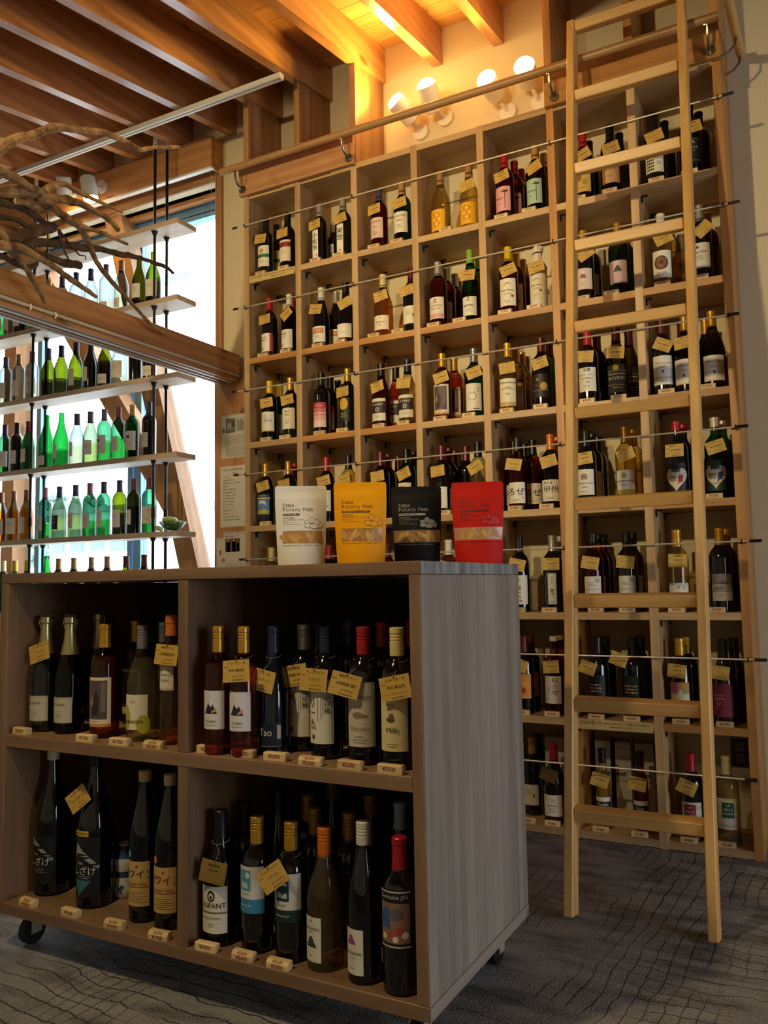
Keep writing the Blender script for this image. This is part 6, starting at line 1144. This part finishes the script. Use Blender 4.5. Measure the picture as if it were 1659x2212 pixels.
ex = [('r', -.36, 1.262, -.255, 1.338, '6A4A30'), ('r', -.352, 1.262, -.325, 1.32, 'A8B0B8'), ('e', -.34, 1.326, .008, .009, 'B88A68'), ('r', -.31, 1.262, -.286, 1.325, '8A6A44'), ('e', -.298, 1.328, .008, .009, 'B88A68'), ('r', -.28, 1.264, -.26, 1.31, 'C89A38'), ('e', -.375, 1.215, .014, .013, 'C87A50'), ('e', -.395, 1.26, .008, .016, '9A5A50')]
for k in range(16): ex.append(('r', -.35+.008*k, 1.12, -.348+.008*k, 1.2-.01*(k % 3), '7A766E'))
sheet('event_flyer', -.424, -.19, 1.10, 1.343, SHEET, 'paper flyer with a small photo at the foot of the wood panel', 'flyer', ex)
sheet('handwritten_note', -.372, -.19, 1.338, 1.376, SHEET, 'narrow note with blue handwriting above the flyer', 'note', [('t', '見学ご案内、試飲できます', .013, -.365, 1.366, '3A4A6A'), ('t', '葡萄畑の散策もどうぞ', .011, -.362, 1.349, '3A4A6A')], y=.2825)

# ================================================================== outside the window
GRND = plain('pale_forecourt', rgb(214, 218, 220), .9, 0, .06, .3)
struct(MB().box(-60, 20, .6, 90, -.5, -.3).build('outdoor_ground', GRND), 'pale paved ground outside the window')
CLAD = plain('pale_cladding', rgb(222, 228, 230), .8, 0, .03, 2)
def building(name, x0, x1, y, z1, lab, wins, depth=6):
    o = empty(name, ((x0+x1)/2, y, -.3)); tag(o, lab, 'building'); cx = (x0+x1)/2
    MB().box(x0-cx, x1-cx, 0, depth, 0, z1+.3).build('wall', CLAD, o)
    MB().box(x0-cx-.2, x1-cx+.2, -.2, depth+.2, z1+.3, z1+.45).build('roof', plain('grey_roof', rgb(140, 148, 156), .7), o)
    for (a, b, c, d) in wins:
        w_ = MB().box(a-cx-.05, b-cx+.05, -.05, -.001, c+.25, d+.35).build('window_frame', plain('far_window_frame', rgb(120, 140, 160), .5), o)
        MB().box(a-cx, b-cx, -.07, -.051, c+.3, d+.3).build('window_glass', plain('far_window_glass', rgb(90, 130, 170), .2), w_)
b0, b1 = at(1, 14, 108, 1115), at(1, 14, 300, 1115)
wn = []
for a, b, t_, u_ in ((117, 140, 1150, 1192), (156, 181, 1148, 1189), (197, 224, 1146, 1186), (241, 272, 1150, 1186)):
    p, q = at(1, 14, a, t_), at(1, 14, b, u_); wn.append((p.x, q.x, q.z, p.z))
building('far_building', b0.x, b1.x, 14, b0.z, 'white-clad building with small windows outside, behind the lower window shelf', wn)
c0, c1 = at(1, 11, 398, 1105), at(1, 11, 480, 1105)
building('far_building', c0.x, c1.x+3, 11, c0.z, 'plain pale building outside at the right edge of the window', [])
def tree(px, py, Y, R, lab):
    p = at(1, Y, px, py); o = empty('tree', (p.x, Y, -.3)); tag(o, lab, 'tree', 'trees outside the window')
    rn = random.Random(px); mb = MB()
    for k in range(60):
        a, e, q = rn.uniform(0, 6.28), rn.uniform(-1, 1), rn.uniform(.55, 1.0)
        c = (R*q*math.cos(a)*math.sqrt(1-e*e), R*q*math.sin(a)*math.sqrt(1-e*e), p.z+.3+R*.8*e*q); r_ = R*rn.uniform(.16, .3)
        mb.lathe([(-r_, 0), (-r_*.6, r_*.8), (0, r_), (r_*.6, r_*.75), (r_, 0)], 7, c=c)
    cr = mb.build('crown', plain('tree_leaf', rgb(120, 150, 140), .8, 0, .3, 3), o); cr['kind'] = 'stuff'
    MB().tube([(0, 0, 0), (0, 0, p.z)], R*.08, 8).build('trunk', plain('tree_bark', rgb(90, 80, 70), .8), o)
tree(122, 1100, 24, .95, 'round leafy tree outside, left behind the white-clad building'); tree(192, 1100, 24, .95, 'round leafy tree outside, right behind the white-clad building'); tree(84, 1190, 15, .6, 'low shrub-like tree outside at the left corner of the building')
s0, s1 = at(1, 7.5, 345, 610), at(1, 7.5, 404, 586)
sl = empty('street_lamp', (s0.x-.6, 7.5, -.3)); tag(sl, 'grey street lamp head seen through the upper window', 'street lamp')
hx = s0.x-sl.location.x
MB().tube([(0, 0, 0), (0, 0, s0.z+.2)], .06, 10).build('pole', plain('lamp_pole', rgb(120, 140, 156), .5), sl, True)
MB().bar((0, 0, s0.z+.22), (hx, 0, s0.z+.30), .05, .05).build('arm', plain('lamp_pole', rgb(120, 140, 156), .5), sl)
MB().bar((hx, 0, s0.z+.30), (s1.x-sl.location.x, 0, s1.z+.30), .26, .07).build('lamp_head', plain('lamp_head', rgb(128, 150, 168), .5), sl)
for k in range(5):
    t = .3+.14*k; MB().bar((hx+(s1.x-s0.x)*t, -.08, s0.z+(s1.z-s0.z)*t+.262), (hx+(s1.x-s0.x)*t, .08, s0.z+(s1.z-s0.z)*t+.262), .05, .01).build('led_strip', WHITEP, sl)
r0 = at(1, 6, 350, 1110); rp = MB().tube([(0, 0, 0), (0, 0, r0.z+.3)], .09, 10).build('red_column', plain('faded_red_paint', rgb(190, 140, 150), .6), None, True, loc=(r0.x, 6, -.3)); tag(rp, 'faded red round column outside the window behind the grapes', 'column')
